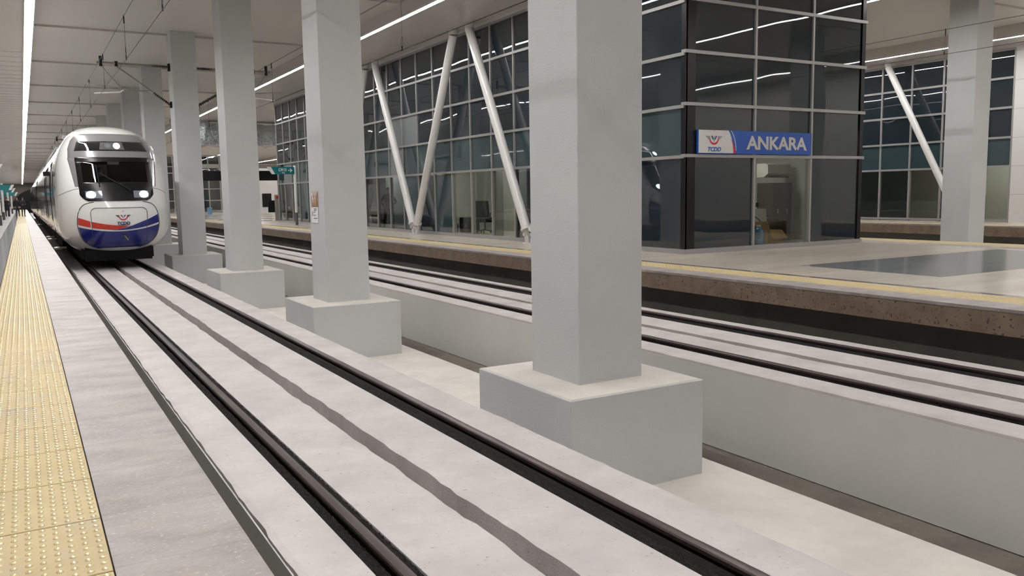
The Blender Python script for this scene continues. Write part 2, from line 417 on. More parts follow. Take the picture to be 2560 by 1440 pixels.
# pedestal tops get a thin paler sheet
c0 = column()
MB().box(CX0 - .39, CX1 + .37, CY0 - .44, CY1 + .39, .0495, .0525).build('pale_top', m_pit, c0)
CLAB = {0: 'nearest and largest grey concrete column on a square pedestal, left of the dark glass office',
        1: 'grey column with two paper notices taped to its side, on square pedestal',
        2: 'grey square column between the notice column and the one with overhead arms',
        3: 'grey square column carrying overhead line arms on both sides, right of the train',
        4: 'grey column just behind the train, first one past the overhead arms',
        5: 'grey column behind the train roof, second past the overhead arms',
        6: 'grey column top behind the train roof, third past the overhead arms',
        7: 'small distant grey column top above the train roof, fourth past the overhead arms'}
for k in range(-2, 12):
    c = c0 if k == 0 else copy_tree(c0)
    c.location.y = (CY0 + CY1) / 2 + CSP * k
    tag(c, CLAB.get(k, 'grey square concrete column of the row beside the tracks, hidden far along the train' if k > 0 else 'grey square concrete column of the track row, out of view in the foreground'), 'column', 'columns between the first two tracks')
for k in (0, 1, 2):
    c = copy_tree(c0); c.location = (24.2, (CY0 + CY1) / 2 + CSP * k, ZF)
    tag(c, 'grey square column beyond the office platform, right of the glass office corner' if k == 1 else 'grey square column beyond the office platform, out of direct view', 'column', 'columns between the last two tracks')

# ================================================================== RAILS
def rail(c, side, label):
    """flat-bottom rail: foot, web, head; the inner groove also holds a rubber strip"""
    x = c + side * .7525
    prof = [(-.07, -.155), (.07, -.155), (.07, -.14), (.012, -.12), (.009, -.045), (.032, -.036), (.0355, -.012), (.029, -.003), (.012, 0), (-.012, 0), (-.029, -.003), (-.0355, -.012), (-.032, -.036), (-.009, -.045), (-.012, -.12), (-.07, -.14)]
    t = empty('rail', (x, 0, -.155), label, 'rail', 'running rails of the two near tracks')
    MB().loft([[(x + a, y, b) for a, b in prof] for y in (Y0, 20, Y1)]).build('rail_bar', m_rail, t, 35)
    xa, xb = c + .666, c + .708
    if side > 0: MB().loft([[(a, y, b) for a, b in ((xa, -.15), (xb, -.15), (xb, -.05), (xb - .012, -.042), (xa + .008, -.062), (xa, -.075))] for y in (Y0, Y1)]).build('rubber_strip', m_rub, t)
    return t
def grit(name, xa, xb, z, label, grp):
    b = MB(); r = random.Random(5)
    ys = [Y0, 0, 1.5]; y = 1.5
    while y < 14: y += .012 + .0035 * y; ys.append(y)
    ys += [25, 60, Y1]; nx = 12
    vs = []; fs = []
    for y in ys:
        for i in range(nx + 1):
            vs.append((xa + (xb - xa) * i / nx, y, z + (r.uniform(-.006, .006) if 1 < y < 14.5 else 0)))
    for j in range(len(ys) - 1):
        for i in range(nx): a = j * (nx + 1) + i; fs.append((a, a + 1, a + nx + 2, a + nx + 1))
    b.add(vs, fs)
    return tag(b.build(name, m_grit), label, 'grit', grp, 'stuff')
for c, n in ((T1, 'first'), (T2, 'second')):
    rail(c, -1, 'steel rail nearest the yellow platform edge where the camera stands' if c == T1 else 'thin steel rail beside the grey trench wall of the further track')
    rail(c, 1, 'steel rail beside the column pedestals with a wide black groove' if c == T1 else 'steel rail closest to the dark wall under the brown platform edge')
    g = 'black grit infill of the rail grooves'
    grit('black_grit', c - .866, c - .79, -.062, 'black grit on the outer side of the %s track left rail' % n, g)
    grit('black_grit', c - .715, c - .638, -.062, 'black grit on the inner side of the %s track left rail' % n, g)
    grit('black_grit', c + .564, c + .664, -.06, 'black grit on the inner side of the %s track right rail' % n, g)
    grit('black_grit', c + .79, c + .858, -.06, 'black grit on the outer side of the %s track right rail' % n, g)

# ================================================================== GLASS OFFICE BLOCK
XF = 12.4; YF = 13.79; XR = 18.24
ROWS = [.62, 2.66, 3.73, 4.83, 5.92, 6.95]
office = empty('glass_office', (XF, YF, ZP), 'dark glass office block with pale frames under the blue ANKARA sign', 'building')
BAY = 1.364; NB = 24; YB = [14.18 + BAY * k for k in range(NB + 1)]
mw_, md_ = .055, .05
# long side facade (plane x = XF)
for r in range(5):
    z0, z1 = ROWS[r], ROWS[r + 1]
    for k in range(NB):
        ya, yb = YB[k] - (.28 if k == 0 else 0), YB[k + 1]
        if r == 0:
            if k in (0, 1): m = m_gdark
            elif k in (5, 6, 7): m = m_clear
            elif k in (4, 3, 2): m = m_smoke
            elif 11 <= k <= 14: m = m_smoke
            elif k > 20: m = m_smoke
            else: m = m_gteal if k % 3 else m_gdark
        else:
            m = [None, m_gteal, m_gdark, m_gdark, m_gdeep][r]
            if (r, k) in ((1, 11), (2, 10), (2, 11), (1, 22)): m = m_frost
            if r in (3, 4) and k in (11, 12, 13, 14, 21, 22, 23): m = m_gdark
            if r == 2 and k % 4 == 1: m = m_gdeep
        MB().box(XF + .02, XF + .035, ya + .02, yb - .02, z0 + .02, z1 - .02).build('pane', m, office)
for k, y in enumerate(YB):
    if k: MB().box(XF - .025, XF + .12, y - mw_ / 2, y + mw_ / 2, ZP, 6.97).build('mullion', m_alu, office)
for z in ROWS:
    MB().box(XF - .035, XF + .1, YF + .02, YB[-1] + .05, z - (.035 if z > 1 else .07), z + .035).build('transom', m_alu, office)
MB().box(XF - .02, XF + .3, YF, YB[-1] + .1, 6.95, ZL).build('head_band', m_white, office)
# front (plane y = YF)
XV = [12.69, 14.47, 16.35, 18.1]
FR = [.62, 2.68, 3.78, 4.88, 5.97, 7.03]
for r in range(5):
    z0, z1 = FR[r], FR[r + 1]
    for k in range(3):
        if r == 0 and k == 1: continue
        m = m_gdark
        if (r, k) == (1, 1): m = m_gdeep
        if r == 0: m = m_gdark
        MB().box(XV[k] + .015, XV[k + 1] - .015, YF + .02, YF + .035, z0 + .02, z1 - .02).build('pane', m, office)
for x in XV[1:3]:
    MB().box(x - .03, x + .03, YF - .03, YF + .12, ZP, 7.03).build('mullion', m_alu, office)
for z in FR:
    MB().box(XF - .03, XR + .03, YF - .04, YF + .1, z - (.035 if z > 1 else .07), z + .035).build('transom', m_alu, office)
cp = MB().box(XF + .012, 12.68, YF - .012, YF + .05, ZP + .07, ZL); cp.box(XF + .0, XF + .05, YF - .012, YF + .13, ZP + .07, ZL)
cp.build('corner_post', m_black, office)
MB().box(18.11, XR, YF - .012, YF + .2, ZP + .07, ZL).build('corner_post', m_black, office)
MB().box(XR - .05, XR, YF + .2, YB[-1], ZP, ZL).build('back_wall', m_gdark, office)
MB().box(XF + .1, XR, YB[-1], YB[-1] + .06, 2.6, ZL).build('end_wall', m_gdark, office)
# clear glass door with handle
d = MB().box(14.52, 16.30, YF + .02, YF + .035, .64, 2.64).build('door', m_clear, office)
h = MB().tube([(14.60, YF - .05, 1.58), (14.76, YF - .05, 1.58)], .012); h.box(14.585, 14.615, YF - .045, YF + .02, 1.53, 1.63)
h.build('door_handle', m_black, d)
# interior shell
MB().box(XF + .15, XR - .06, YF + .15, YB[-1] - .05, ZP, ZP + .02).build('room_floor', m_gtile, office)
MB().box(XF + .15, XR - .06, YF + .15, YB[-1] - .05, 3.40, 3.48).build('room_ceiling', m_owall, office)
MB().box(XF + .4, XR - .06, 18.4, 18.5, ZP, 3.40).build('partition', m_owall, office)
MB().box(14.3, 14.4, 15.6, 18.4, ZP, 3.40).build('partition', m_owall, office)
MB().box(XF + .4, XR - .06, 29.4, 29.5, ZP, 3.40).build('partition', m_owall, office)
MB().box(15.6, 15.7, 18.5, 29.4, ZP, 3.40).build('partition', m_owall, office)
MB().box(14.6, 14.7, 29.5, 36.5, ZP, 3.40).build('partition', m_owall, office)
MB().box(XR - .2, XR - .1, YF + .2, 18.4, ZP, 3.40).build('partition', m_owall, office)
for y in (21.3, 23.45): MB().box(13.1, 13.4, y, y + .2, ZP, 3.4).build('inner_post', m_alu, office)
def ceiling_panel(x, y, label, zt=3.4):
    t = empty('panel_lamp', (x, y, zt - .01), label, 'lamp', 'office ceiling lamps')
    MB().box(x - .5, x + .5, y - .3, y + .3, zt - .04, zt - .005).build('diffuser', m_office, t)
    b = MB()
    for a in (-.52, .5): b.box(x + a, x + a + .02, y - .32, y + .32, zt - .045, zt - .003)
    b.build('lamp_frame', m_white, t)
ceiling_panel(15.6, 15.6, 'square lamp lighting the room behind the clear glass door')
ceiling_panel(14.2, 22.5, 'square lamp in the side office near the black chair')
ceiling_panel(13.95, 35.6, 'added unseen lamp backlighting the standing figure')  # added lamp, lights the wall behind the figure
ceiling_panel(14.2, 26.5, 'square lamp in the side office above the black cabinet')

# ---- ANKARA sign
SX0, SX1, SZ0, SZ1, SY = 12.70, 16.27, 2.725, 3.235, YF - .09
sg = empty('station_sign', (SX0, SY, SZ0), 'blue and white ANKARA station sign with the TCDD emblem above the glass door', 'sign')
MB().box(SX0, SX1, SY, YF - .03, SZ0, SZ1).build('sign_box', m_sblue, sg)
def sm(off): return lambda a, b: (SX0 + a, SY - off, SZ0 + b)
SH = SZ1 - SZ0
def bez(p, n=14):
    out = []
    for i in range(n + 1):
        t = i / n; out.append(tuple((1 - t) ** 2 * p[0][q] + 2 * t * (1 - t) * p[1][q] + t * t * p[2][q] for q in (0, 1)))
    return out
edge = bez([(.88, SH), (1.01, SH * .72), (1.035, .015)])
MB().prism([(.004, .015)] + [(.004, SH - .004)] + edge, sm(.004), sm(0)).build('white_field', m_swhite, sg)
MB().prism(bez([(.965, SH * .62), (1.03, SH * .4), (1.035, .015)]) + [(1.105, .015)] + bez([(1.105, .015), (1.06, SH * .4), (.965, SH * .62)])[1:-1], sm(.006), sm(.001)).build('red_swoosh', m_logo_r, sg)
MB().prism(bez([(.97, SH), (1.12, SH * .65), (1.125, .05)]) + bez([(1.105, .1), (1.09, SH * .65), (.95, SH)]), sm(.006), sm(.001)).build('white_swoosh', m_swhite, sg)
text('sign_word', 'ANKARA', m_slet, lambda a, b, c: (SX0 + 2.42 + a * 1.2, SY - .004 - c, SZ0 + .235 + b), .405, .0125, sg, spacing=.97, depth=.006)
def emblem(fm, s, par, wing, navy, red, txt, tsz, shear=.25):
    """winged wheel with crescent and star; fm(a,b,off) -> xyz, s = overall width"""
    cr = []
    for i in range(25): t = -.18 * PI - i / 24 * .64 * PI - .0; cr.append((.27 * s * math.cos(t - .0), .27 * s * math.sin(t)))
    outer = [(.27 * s * math.cos(t), .27 * s * math.sin(t)) for t in (PI * (.12) - i / 28 * PI * 1.24 for i in range(29))]
    inner = [(.235 * s * math.cos(t), .05 * s + .235 * s * math.sin(t)) for t in (PI * (-1.12 + .03) + i / 28 * PI * 1.18 for i in range(29))]
    MB().prism(outer + inner, lambda a, b: fm(a, b, .004), lambda a, b: fm(a, b, 0)).build('emblem_crescent', red, par)
    for q in (-1, 1):
        for j in range(4):
            y = .11 * s - j * .045 * s; x0 = .27 * s; x1 = (.5 - .055 * j) * s
            MB().prism([(q * x0, y), (q * x1, y), (q * (x1 - .04 * s), y - .034 * s), (q * x0, y - .034 * s)], lambda a, b: fm(a, b, .004), lambda a, b: fm(a, b, 0)).build('emblem_feather', wing, par)
        MB().prism([(q * .17 * s, .12 * s), (q * .1 * s, .12 * s), (q * .03 * s, -.05 * s), (q * .09 * s, -.03 * s)], lambda a, b: fm(a, b, .004), lambda a, b: fm(a, b, 0)).build('emblem_wing', navy, par)
    MB().prism([(-.012 * s, .1 * s), (.012 * s, .1 * s), (.012 * s, -.13 * s), (-.012 * s, -.13 * s)], lambda a, b: fm(a, b, .004), lambda a, b: fm(a, b, 0)).build('emblem_shaft', navy, par)
    st = [((.052 if i % 2 == 0 else .022) * s * math.sin(i * PI / 5), .36 * s + (.052 if i % 2 == 0 else .022) * s * math.cos(i * PI / 5)) for i in range(10)]
    MB().prism(st, lambda a, b: fm(a, b, .004), lambda a, b: fm(a, b, 0)).build('emblem_star', red, par)
    text('emblem_word', 'TCDD', txt, lambda a, b, c: fm(a * 1.12, b - .47 * s, .003 + c), tsz, tsz * .045, par, shear, depth=.003)
emblem(lambda a, b, o: (SX0 + .45 + a, SY - .004 - o, SZ0 + .325 + b), .50, sg, m_slb, m_logo_b, m_logo_r, m_stb, .125)

# ---- things inside the offices
def bottle(x, y, z, hgt, r, m, label, grp=None):
    t = empty('water_bottle', (x, y, z), label, 'bottle', grp)
    MB().lathe((x, y, z), [(r * .8, 0), (r, .02 * hgt), (r, .28 * hgt), (r * .93, .33 * hgt), (r, .38 * hgt), (r, .68 * hgt), (r * .75, .8 * hgt), (r * .33, .88 * hgt), (r * .3, .93 * hgt)], 14).build('bottle_body', m, t, 40)
    MB().lathe((x, y, z + .93 * hgt), [(r * .36, 0), (r * .36, .06 * hgt), (r * .3, .07 * hgt)], 12).build('cap', m_swhite, t)
    return t
ZO = ZP + .02
bottle(15.42, 14.5, ZO, .5, .135, m_blueb, 'big blue water carboy just inside the clear glass door')
for i in range(4):
    bottle(13.72 + .03 * (i % 2), 27.42 + .09 * i, ZO, .33, .042, m_blueb, ['small blue water bottle touching the black cabinet in the side office', 'second small blue water bottle from the black cabinet', 'third small blue water bottle from the black cabinet', 'small blue water bottle furthest from the black cabinet'][i], 'water bottles by the black cabinet')
def carton(x, y, z, label):
    t = empty('cardboard_box', (x, y, z), label, 'box')
    b = MB(); s, t_ = .24, .008
    b.box(x - s, x + s, y - .2, y - .2 + t_, z, z + .36); b.box(x - s, x + s, y + .2 - t_, y + .2, z, z + .36)
    b.box(x - s, x - s + t_, y - .2, y + .2, z, z + .36); b.box(x + s - t_, x + s, y - .2, y + .2, z, z + .36); b.box(x - s, x + s, y - .2, y + .2, z, z + t_)
    b.build('box_body', m_card, t)
    MB().add([(x - s, y - .2, z + .36), (x + s, y - .2, z + .36), (x + s + .06, y - .32, z + .16), (x - s + .02, y - .32, z + .16), (x - s, y - .205, z + .352), (x + s, y - .205, z + .352), (x + s + .06, y - .328, z + .158), (x - s + .02, y - .328, z + .158)],
             [(0, 1, 2, 3), (7, 6, 5, 4), (0, 4, 5, 1), (1, 5, 6, 2), (2, 6, 7, 3), (3, 7, 4, 0)]).build('box_flap', m_card, t)
    MB().add([(x - s, y + .2, z + .36), (x + s, y + .2, z + .36), (x + s, y + .26, z + .56), (x - s, y + .26, z + .56), (x - s, y + .208, z + .36), (x + s, y + .208, z + .36), (x + s, y + .268, z + .56), (x - s, y + .268, z + .56)],
             [(0, 1, 2, 3), (7, 6, 5, 4), (0, 4, 5, 1), (1, 5, 6, 2), (2, 6, 7, 3), (3, 7, 4, 0)]).build('box_flap', m_card, t)
carton(16.02, 14.72, ZO, 'open brown cardboard box on the floor behind the glass door')
def cabinet(x0, x1, y0, y1, z, zt, m, label, cat='cabinet'):
    t = empty('cabinet', ((x0 + x1) / 2, (y0 + y1) / 2, z), label, cat)
    MB().bbox(x0, x1, y0, y1, z, zt, .008).build('cabinet_body', m, t)
    ym = (y0 + y1) / 2
    for a, b in ((y0 + .01, ym - .004), (ym + .004, y1 - .01)):
        dd = MB().box(x0 - .015, x0, a, b, z + .03, zt - .03).build('cabinet_door', m, t)
        MB().box(x0 - .03, x0 - .015, (a + b) / 2 - .01, (a + b) / 2 + .01, z + .2, z + .3).build('handle', m_alu, dd)
cabinet(13.75, 14.2, 26.62, 27.3, ZO, 1.1, m_bmat, 'low black cabinet behind the office glass, left of the black chair')
def tall_cabinet():
    t = empty('wardrobe', (17.3, 15.8, ZO), 'tall dark brown cabinet seen through the clear glass door', 'cabinet')
    MB().box(16.98, 17.68, 15.5, 16.05, ZO, 2.1).build('cabinet_body', m_brown, t)
    for a in (16.99, 17.335):
        dd = MB().box(a, a + .335, 15.485, 15.5, ZO + .05, 2.07).build('cabinet_door', m_brown, t)
        MB().box(a + .15, a + .18, 15.47, 15.485, 1.3, 1.42).build('handle', m_alu, dd)
tall_cabinet()
ac = empty('air_conditioner', (17.3, 15.9, 2.2), 'white air conditioner unit above the tall brown cabinet', 'air conditioner')
MB().loft([[(x, 15.6 + a, 2.25 + b) for a, b in ((0, .1), (.02, .32), (.1, .36), (.4, .36), (.4, 0), (.15, 0))] for x in (16.9, 17.75)]).build('ac_body', m_white, ac, 40)
MB().box(16.95, 17.7, 15.62, 15.75, 2.235, 2.262).build('ac_vent', m_sgrey, ac)
def office_chair(x, y, rz, label, seat_m, big=1):
    t = empty('office_chair', (x, y, ZO), label, 'chair')
    MB().bbox(x - .3, x + .3, y - .3, y + .3, ZO + .38, ZO + .54, .03).build('seat', seat_m, t, 40)
    b = MB().loft([[(x + a * (1 + .06 * math.sin(q * 3)), y + .24 + .06 * q + c_, ZO + .5 + q * .62) for a, c_ in ((-.31, 0), (.31, 0), (.31, .13), (-.31, .13))] for q in (0, .25, .5, .75, 1)])
    b.build('backrest', seat_m, t, 40)
    MB().tube([(x, y, ZO + .1), (x, y, ZO + .43)], .03).build('gas_column', m_bmat, t)
    for k in range(5):
        a = 2 * PI * k / 5 + .3
        lg = MB().tube([(x, y, ZO + .11), (x + .28 * math.cos(a), y + .28 * math.sin(a), ZO + .07)], .022).build('leg', m_bmat, t)
        MB().tube([(x + .28 * math.cos(a) - .012, y + .28 * math.sin(a), ZO + .03), (x + .28 * math.cos(a) + .012, y + .28 * math.sin(a), ZO + .03)], .03, 10).build('castor', m_bmat, lg)
    for q in (-1, 1):
        MB().tube([(x + q * .28, y + .15, ZO + .5), (x + q * .3, y + .12, ZO + .7), (x + q * .3, y - .15, ZO + .7)], .02).build('armrest', m_bmat, t)
    return t
office_chair(13.95, 25.75, 0, 'black high-backed office chair behind the office glass', m_bmat)
# low beige meeting chair with dark arms beyond the door
def arm_chair(x, y, label):
    t = empty('armchair', (x, y, ZO), label, 'chair')
    MB().bbox(x - .3, x + .3, y - .28, y + .28, ZO + .36, ZO + .47, .03).build('seat', m_bmat, t, 40)
    MB().loft([[(x + a, y + .24 + .05 * q + c_, ZO + .5 + q * .36) for a, c_ in ((-.33, 0), (.33, 0), (.33, .06), (-.33, .06))] for q in (0, .5, 1)]).build('backrest', m_owall, t, 40)
    for qx in (-1, 1):
        MB().tube([(x + qx * .31, y + .25, ZO + .68), (x + qx * .33, y, ZO + .66), (x + qx * .33, y - .24, ZO + .5), (x + qx * .3, y - .24, ZO + .01)], .016).build('arm_frame', m_bmat, t)
        MB().tube([(x + qx * .3, y + .24, ZO + .5), (x + qx * .3, y + .26, ZO + .01)], .016).build('leg', m_bmat, t)
arm_chair(16.5, 15.3, 'pale armchair with dark arms in the room behind the glass door')

# ---- tilted white struts in front of the long facade
def vstrut(x, yb, dy, label, zt=6.88, grp='tilted white struts in front of the glass'):
    yt = yb + dy * 3.36; y0 = yb + dy * .12
    t = empty('tilted_strut', (x, y0, ZP), label, 'strut', grp)
    a = Vector((x, y0 + dy * .09, ZP + .42)); b = Vector((x, yt, zt)); dd = (b - a).normalized()
    MB().tube([a, b], .135, 20).build('strut_tube', m_strut, t, 40)
    MB().tube([b, b + Vector((0, 0, .16))], .14, 20).build('head_plate', m_strut, t, 40)
    MB().tube([a - dd * .06, a], .16, 20).build('end_collar', m_strut, t, 40)
    f = MB(); s = Vector((0, dy, 0))
    pl = [(y0 - dy * .1, ZP + .02), (y0 + dy * .1, ZP + .02), (y0 + dy * .2, ZP + .38), (y0 - dy * .0, ZP + .38)]
    f.prism(pl, lambda p, q: (x - .03, p, q), lambda p, q: (x + .03, p, q)); f.build('fin_plate', m_white, t)
    MB().box(x - .14, x + .14, min(y0 - dy * .1, y0 + dy * .1), max(y0 - dy * .1, y0 + dy * .1), ZP, ZP + .025).build('base_plate', m_white, t)
    MB().tube([(x - .1, y0 + dy * .07, ZP + .25), (x + .1, y0 + dy * .07, ZP + .25)], .05, 12).build('hinge_pin', m_white, t)
for yb, nm in ((19.55, 0), (27.35, 1), (35.15, 2)):
    vstrut(12.0, yb, 1, ['white tilted strut meeting the ground just left of the nearest column', 'left arm of the white V strut standing free before the glass facade', 'tilted white strut mostly hidden behind the notice column, leaning away'][nm])
    vstrut(12.0, yb, -1, ['tilted white strut hidden behind the nearest column', 'right arm of the white V strut standing free before the glass facade', 'tilted white strut mostly hidden behind the notice column, leaning nearer'][nm])

# ---- further glazed facade on platform three
X3 = 32.0
f3 = empty('glass_facade', (X3, 17.7, ZP), 'dark glazed facade with pale grid on the furthest platform', 'facade')
Y3 = [17.75 + 1.38 * k for k in range(14)]
for r in range(5):
    for k in range(13):
        m = m_clear if r == 0 and k in (2, 0) else ([m_smoke, m_gteal, m_gdeep, m_gdark, m_gdark][r])
        MB().box(X3 + .02, X3 + .035, Y3[k] + .02, Y3[k + 1] - .02, ROWS[r] + .02, ROWS[r + 1] - .02).build('pane', m, f3)
for y in Y3: MB().box(X3 - .03, X3 + .1, y - .035, y + .035, ZP, 6.95).build('mullion', m_alu, f3)
for z in ROWS: MB().box(X3 - .04, X3 + .1, Y3[0], Y3[-1], z - .04, z + .04).build('transom', m_alu, f3)
MB().box(X3 - .02, X3 + .3, 8, Y3[-1], 6.95, ZL).build('head_band', m_white, f3)
MB().box(X3 + 3.4, X3 + 3.5, 10, Y3[-1], ZP, ZL).build('inner_wall', m_owall, f3)
MB().box(X3 + 3.25, X3 + 3.4, 18.2, 19.4, ZP + .4, 2.45).build('white_shutter', m_white, f3)
MB().box(X3 + 3.25, X3 + 3.4, 20.6, 21.2, ZP + 1.0, 2.35).build('white_shutter', m_white, f3)
MB().box(X3 + .2, X3 + 3.4, Y3[0], Y3[-1], 3.4, 3.5).build('room_ceiling', m_owall, f3)
ceiling_panel(34.0, 19.6, 'added unseen lamp brightening the room inside the furthest facade', 3.4)  # added lamp, brightens the bottom row of this facade
wc = struct('wall_clad', MB().box(X3 - .06, X3 + .2, Y0 + .5, 17.70, ZP, ZL), m_white)
for k in range(6): MB().box(X3 - .064, X3 - .06, 4, 17.70, ZP + 1.05 * (k + 1), ZP + 1.05 * (k + 1) + .012).build('panel_joint', m_alu, wc)
vstrut(31.4, 19.25, 1, 'white tilted strut before the furthest facade, cut by the right-hand column', grp='struts of the furthest facade')


# ================================================================== TRAIN
C = T1
def lerp(tab, z):
    if z <= tab[0][0]: return tab[0][1]
    for (a, va), (b, vb) in zip(tab, tab[1:]):
        if z <= b:
            t = (z - a) / (b - a); return va + (vb - va) * t
    return tab[-1][1]
def smooth_tab(tab):
    """monotone sampling through a Catmull-Rom for softer profiles"""
    zs = [t[0] for t in tab]; out = []
    for i in range(len(tab) - 1):
        p0 = tab[max(0, i - 1)]; p1 = tab[i]; p2 = tab[i + 1]; p3 = tab[min(len(tab) - 1, i + 2)]
        for q in range(6):
            t = q / 6; m1 = (p2[1] - p0[1]) / (p2[0] - p0[0]) * (p2[0] - p1[0]); m2 = (p3[1] - p1[1]) / (p3[0] - p1[0]) * (p2[0] - p1[0])
            v = (2 * t ** 3 - 3 * t * t + 1) * p1[1] + (t ** 3 - 2 * t * t + t) * m1 + (-2 * t ** 3 + 3 * t * t) * p2[1] + (t ** 3 - t * t) * m2
            out.append((p1[0] + (p2[0] - p1[0]) * t, v))
    out.append(tab[-1]); return out
WT = smooth_tab([(.42, .92), (.6, 1.16), (.85, 1.36), (1.15, 1.45), (1.6, 1.465), (2.4, 1.46), (2.9, 1.42), (3.3, 1.32), (3.6, 1.19), (3.88, 1.0), (4.06, .78), (4.17, .45), (4.20, .05)])
FT = smooth_tab([(.42, 26.55), (.6, 26.05), (.85, 25.74), (1.15, 25.6), (1.6, 25.55), (2.0, 25.62), (2.3, 25.76), (2.7, 26.02), (3.1, 26.3), (3.4, 26.55), (3.65, 26.86), (3.88, 27.3), (4.06, 27.95), (4.17, 28.8), (4.20, 29.6)])
ND, NN = 1.7, 2.6
def ny(x, z):
    s = min(.9999, abs(x) / lerp(WT, z)); return lerp(FT, z) + ND * (1 - (1 - s ** NN) ** (1 / NN))
TY = 31.6
train = empty('train', (C, 25.6, 0), 'white passenger train with blue and red nose and lit headlamps at the platform', 'train')
zs = [.42 + (4.20 - .42) * k / 64 for k in range(65)]
tau = [i / 26 for i in range(-26, 27)]; SS = [math.copysign(1 - (1 - abs(t)) ** 1.9, t) for t in tau]
nose = MB(); W = len(SS) + 2
for z in zs:
    wz = lerp(WT, z)
    row = [(C - wz, TY, z)] + [(C + wz * s, ny(wz * s, z), z) for s in SS] + [(C + wz, TY, z)]
    nose.v += row
WSZ0, WSZ1 = 2.36, 3.06
def wsx(z): return .93 + .02 * (z - 2.3) / .8
for j in range(len(zs) - 1):
    zc = (zs[j] + zs[j + 1]) / 2
    for i in range(W - 1):
        if 1 <= i < W - 2:
            xc = lerp(WT, zc) * (SS[i - 1] + SS[i]) / 2
            if WSZ0 < zc < WSZ1 and abs(xc) < wsx(zc) - .07: continue
        nose.f.append((j * W + i, j * W + i + 1, (j + 1) * W + i + 1, (j + 1) * W + i))
nose.f.append(tuple(range(W)))
nose.build('nose', m_tw, train, 60)
def npt(x, z, off): return (C + x, ny(x, z) - off, z)
def npatch(name, fxz, nu, nv, off, m, par=None):
    b = MB().grid(lambda u, v: npt(*fxz(u, v), off), nu, nv, lambda u, v: npt(*fxz(u, v), off - .03))
    return b.build(name, m, par or train, 60)
def band(z0, z1, hw0, hw1): return lambda u, v: ((2 * u - 1) * (hw0 + (hw1 - hw0) * v), z0 + (z1 - z0) * v)
# silver mask, black upper panel, windscreen, lower light band
npatch('silver_brow', lambda u, v: ((2 * u - 1) * lerp([(3.08, 1.13), (3.4, 1.1), (3.66, 1.0), (3.84, .84)], 3.08 + .76 * v), 3.08 + .76 * v), 24, 12, .010, m_tsil)
for q in (-1, 1):
    npatch('silver_side', lambda u, v: (q * ((.93 + .02 * v) + u * (.10 + .09 * v)), 2.3 + .82 * v), 4, 10, .009, m_tsil)
up_ = npatch('upper_panel', band(3.32, 3.60, .955, .86), 18, 4, .020, m_tglass)
frm = MB()
def rim(x0, x1, z0, z1, nu, nv):
    frm.grid(lambda u, v: npt(x0(z0 + (z1 - z0) * v) + (x1(z0 + (z1 - z0) * v) - x0(z0 + (z1 - z0) * v)) * u, z0 + (z1 - z0) * v, .021), nu, nv,
             lambda u, v: npt(x0(z0 + (z1 - z0) * v) + (x1(z0 + (z1 - z0) * v) - x0(z0 + (z1 - z0) * v)) * u, z0 + (z1 - z0) * v, -.02))
hwf = lambda z: .95 + .02 * (z - 2.3) / .8
rim(lambda z: -hwf(z), hwf, 2.28, 2.42, 20, 3); rim(lambda z: -hwf(z), hwf, 3.0, 3.13, 20, 3)
rim(lambda z: -hwf(z), lambda z: -hwf(z) + .13, 2.42, 3.0, 3, 8); rim(lambda z: hwf(z) - .13, hwf, 2.42, 3.0, 3, 8)
frm.build('windscreen_frame', m_black, train, 60)
ws = npatch('windscreen', lambda u, v: ((2 * u - 1) * (hwf(2.4 + .62 * v) - .12), 2.41 + .6 * v), 18, 8, .016, m_tshield)
low = npatch('lamp_band', lambda u, v: ((2 * u - 1) * (.74 + .2 * min(1, v * 2.2) ** .6), 1.90 + .38 * v), 22, 8, .018, m_black)
# headlamps
def disc(x, z, rx, rz, off, n=20):
    b = MB(); vs = [npt(x, z, off + .006)] + [npt(x + rx * math.cos(2 * PI * k / n), z + rz * math.sin(2 * PI * k / n), off) for k in range(n)]
    return b.add(vs, [(0, 1 + k, 1 + (k + 1) % n) for k in range(n)])
for q in (-1, 1):
    hl = npatch('headlamp', lambda u, v: (q * (.40 + .40 * u), 1.98 + .2 * v), 8, 4, .026, m_lensoff, low)
    disc(q * .67, 2.08, .115, .095, .034).build('lit_lens', m_head, hl)
mk = npatch('marker_panel', lambda u, v: (.0 + (2 * u - 1) * (.33 - .05 * v), 3.35 + .22 * v), 8, 3, .026, m_sgrey, up_)
disc(.13, 3.465, .085, .085, .034).build('lit_lens', m_head, mk)
disc(-.10, 3.465, .075, .075, .034).build('unlit_lens', m_lensoff, mk)
# coupler hatch with stripes
HT = [(.57, .52), (.62, .66), (.7, .8), (.82, .92), (1.0, 1.0), (1.25, 1.045), (1.5, 1.03), (1.68, .97), (1.78, .9), (1.84, .8), (1.87, .66)]
HS = smooth_tab(HT); hh = lambda z: lerp(HS, z)
out = [(-hh(z), z) for z in [.57 + 1.3 * k / 30 for k in range(31)]]; out += [(hh(z), z) for z in [1.87 - 1.3 * k / 30 for k in range(31)]]
hatch = MB().tube([npt(x, z, .006) for x, z in out + out[:1]], .009, 5).build('hatch_seam', m_bmat, train)
zb = lambda x: 1.055 + .18 * (x / 1.05) ** 2 + .015 * x
def clampx(fx):
    def g(u, v):
        x, z = fx(u, v); L_ = hh(z) - .015; return max(-L_, min(L_, x)), z
    return g
npatch('blue_lower', clampx(lambda u, v: ((2 * u - 1) * 1.06, .585 + (zb((2 * u - 1) * 1.0) - .585) * v)), 40, 10, .008, m_tblue)
tu = lambda x: lerp([(-.2, 1.08), (0, 1.115), (.27, 1.195), (.5, 1.285), (.76, 1.385), (1.06, 1.53)], x)
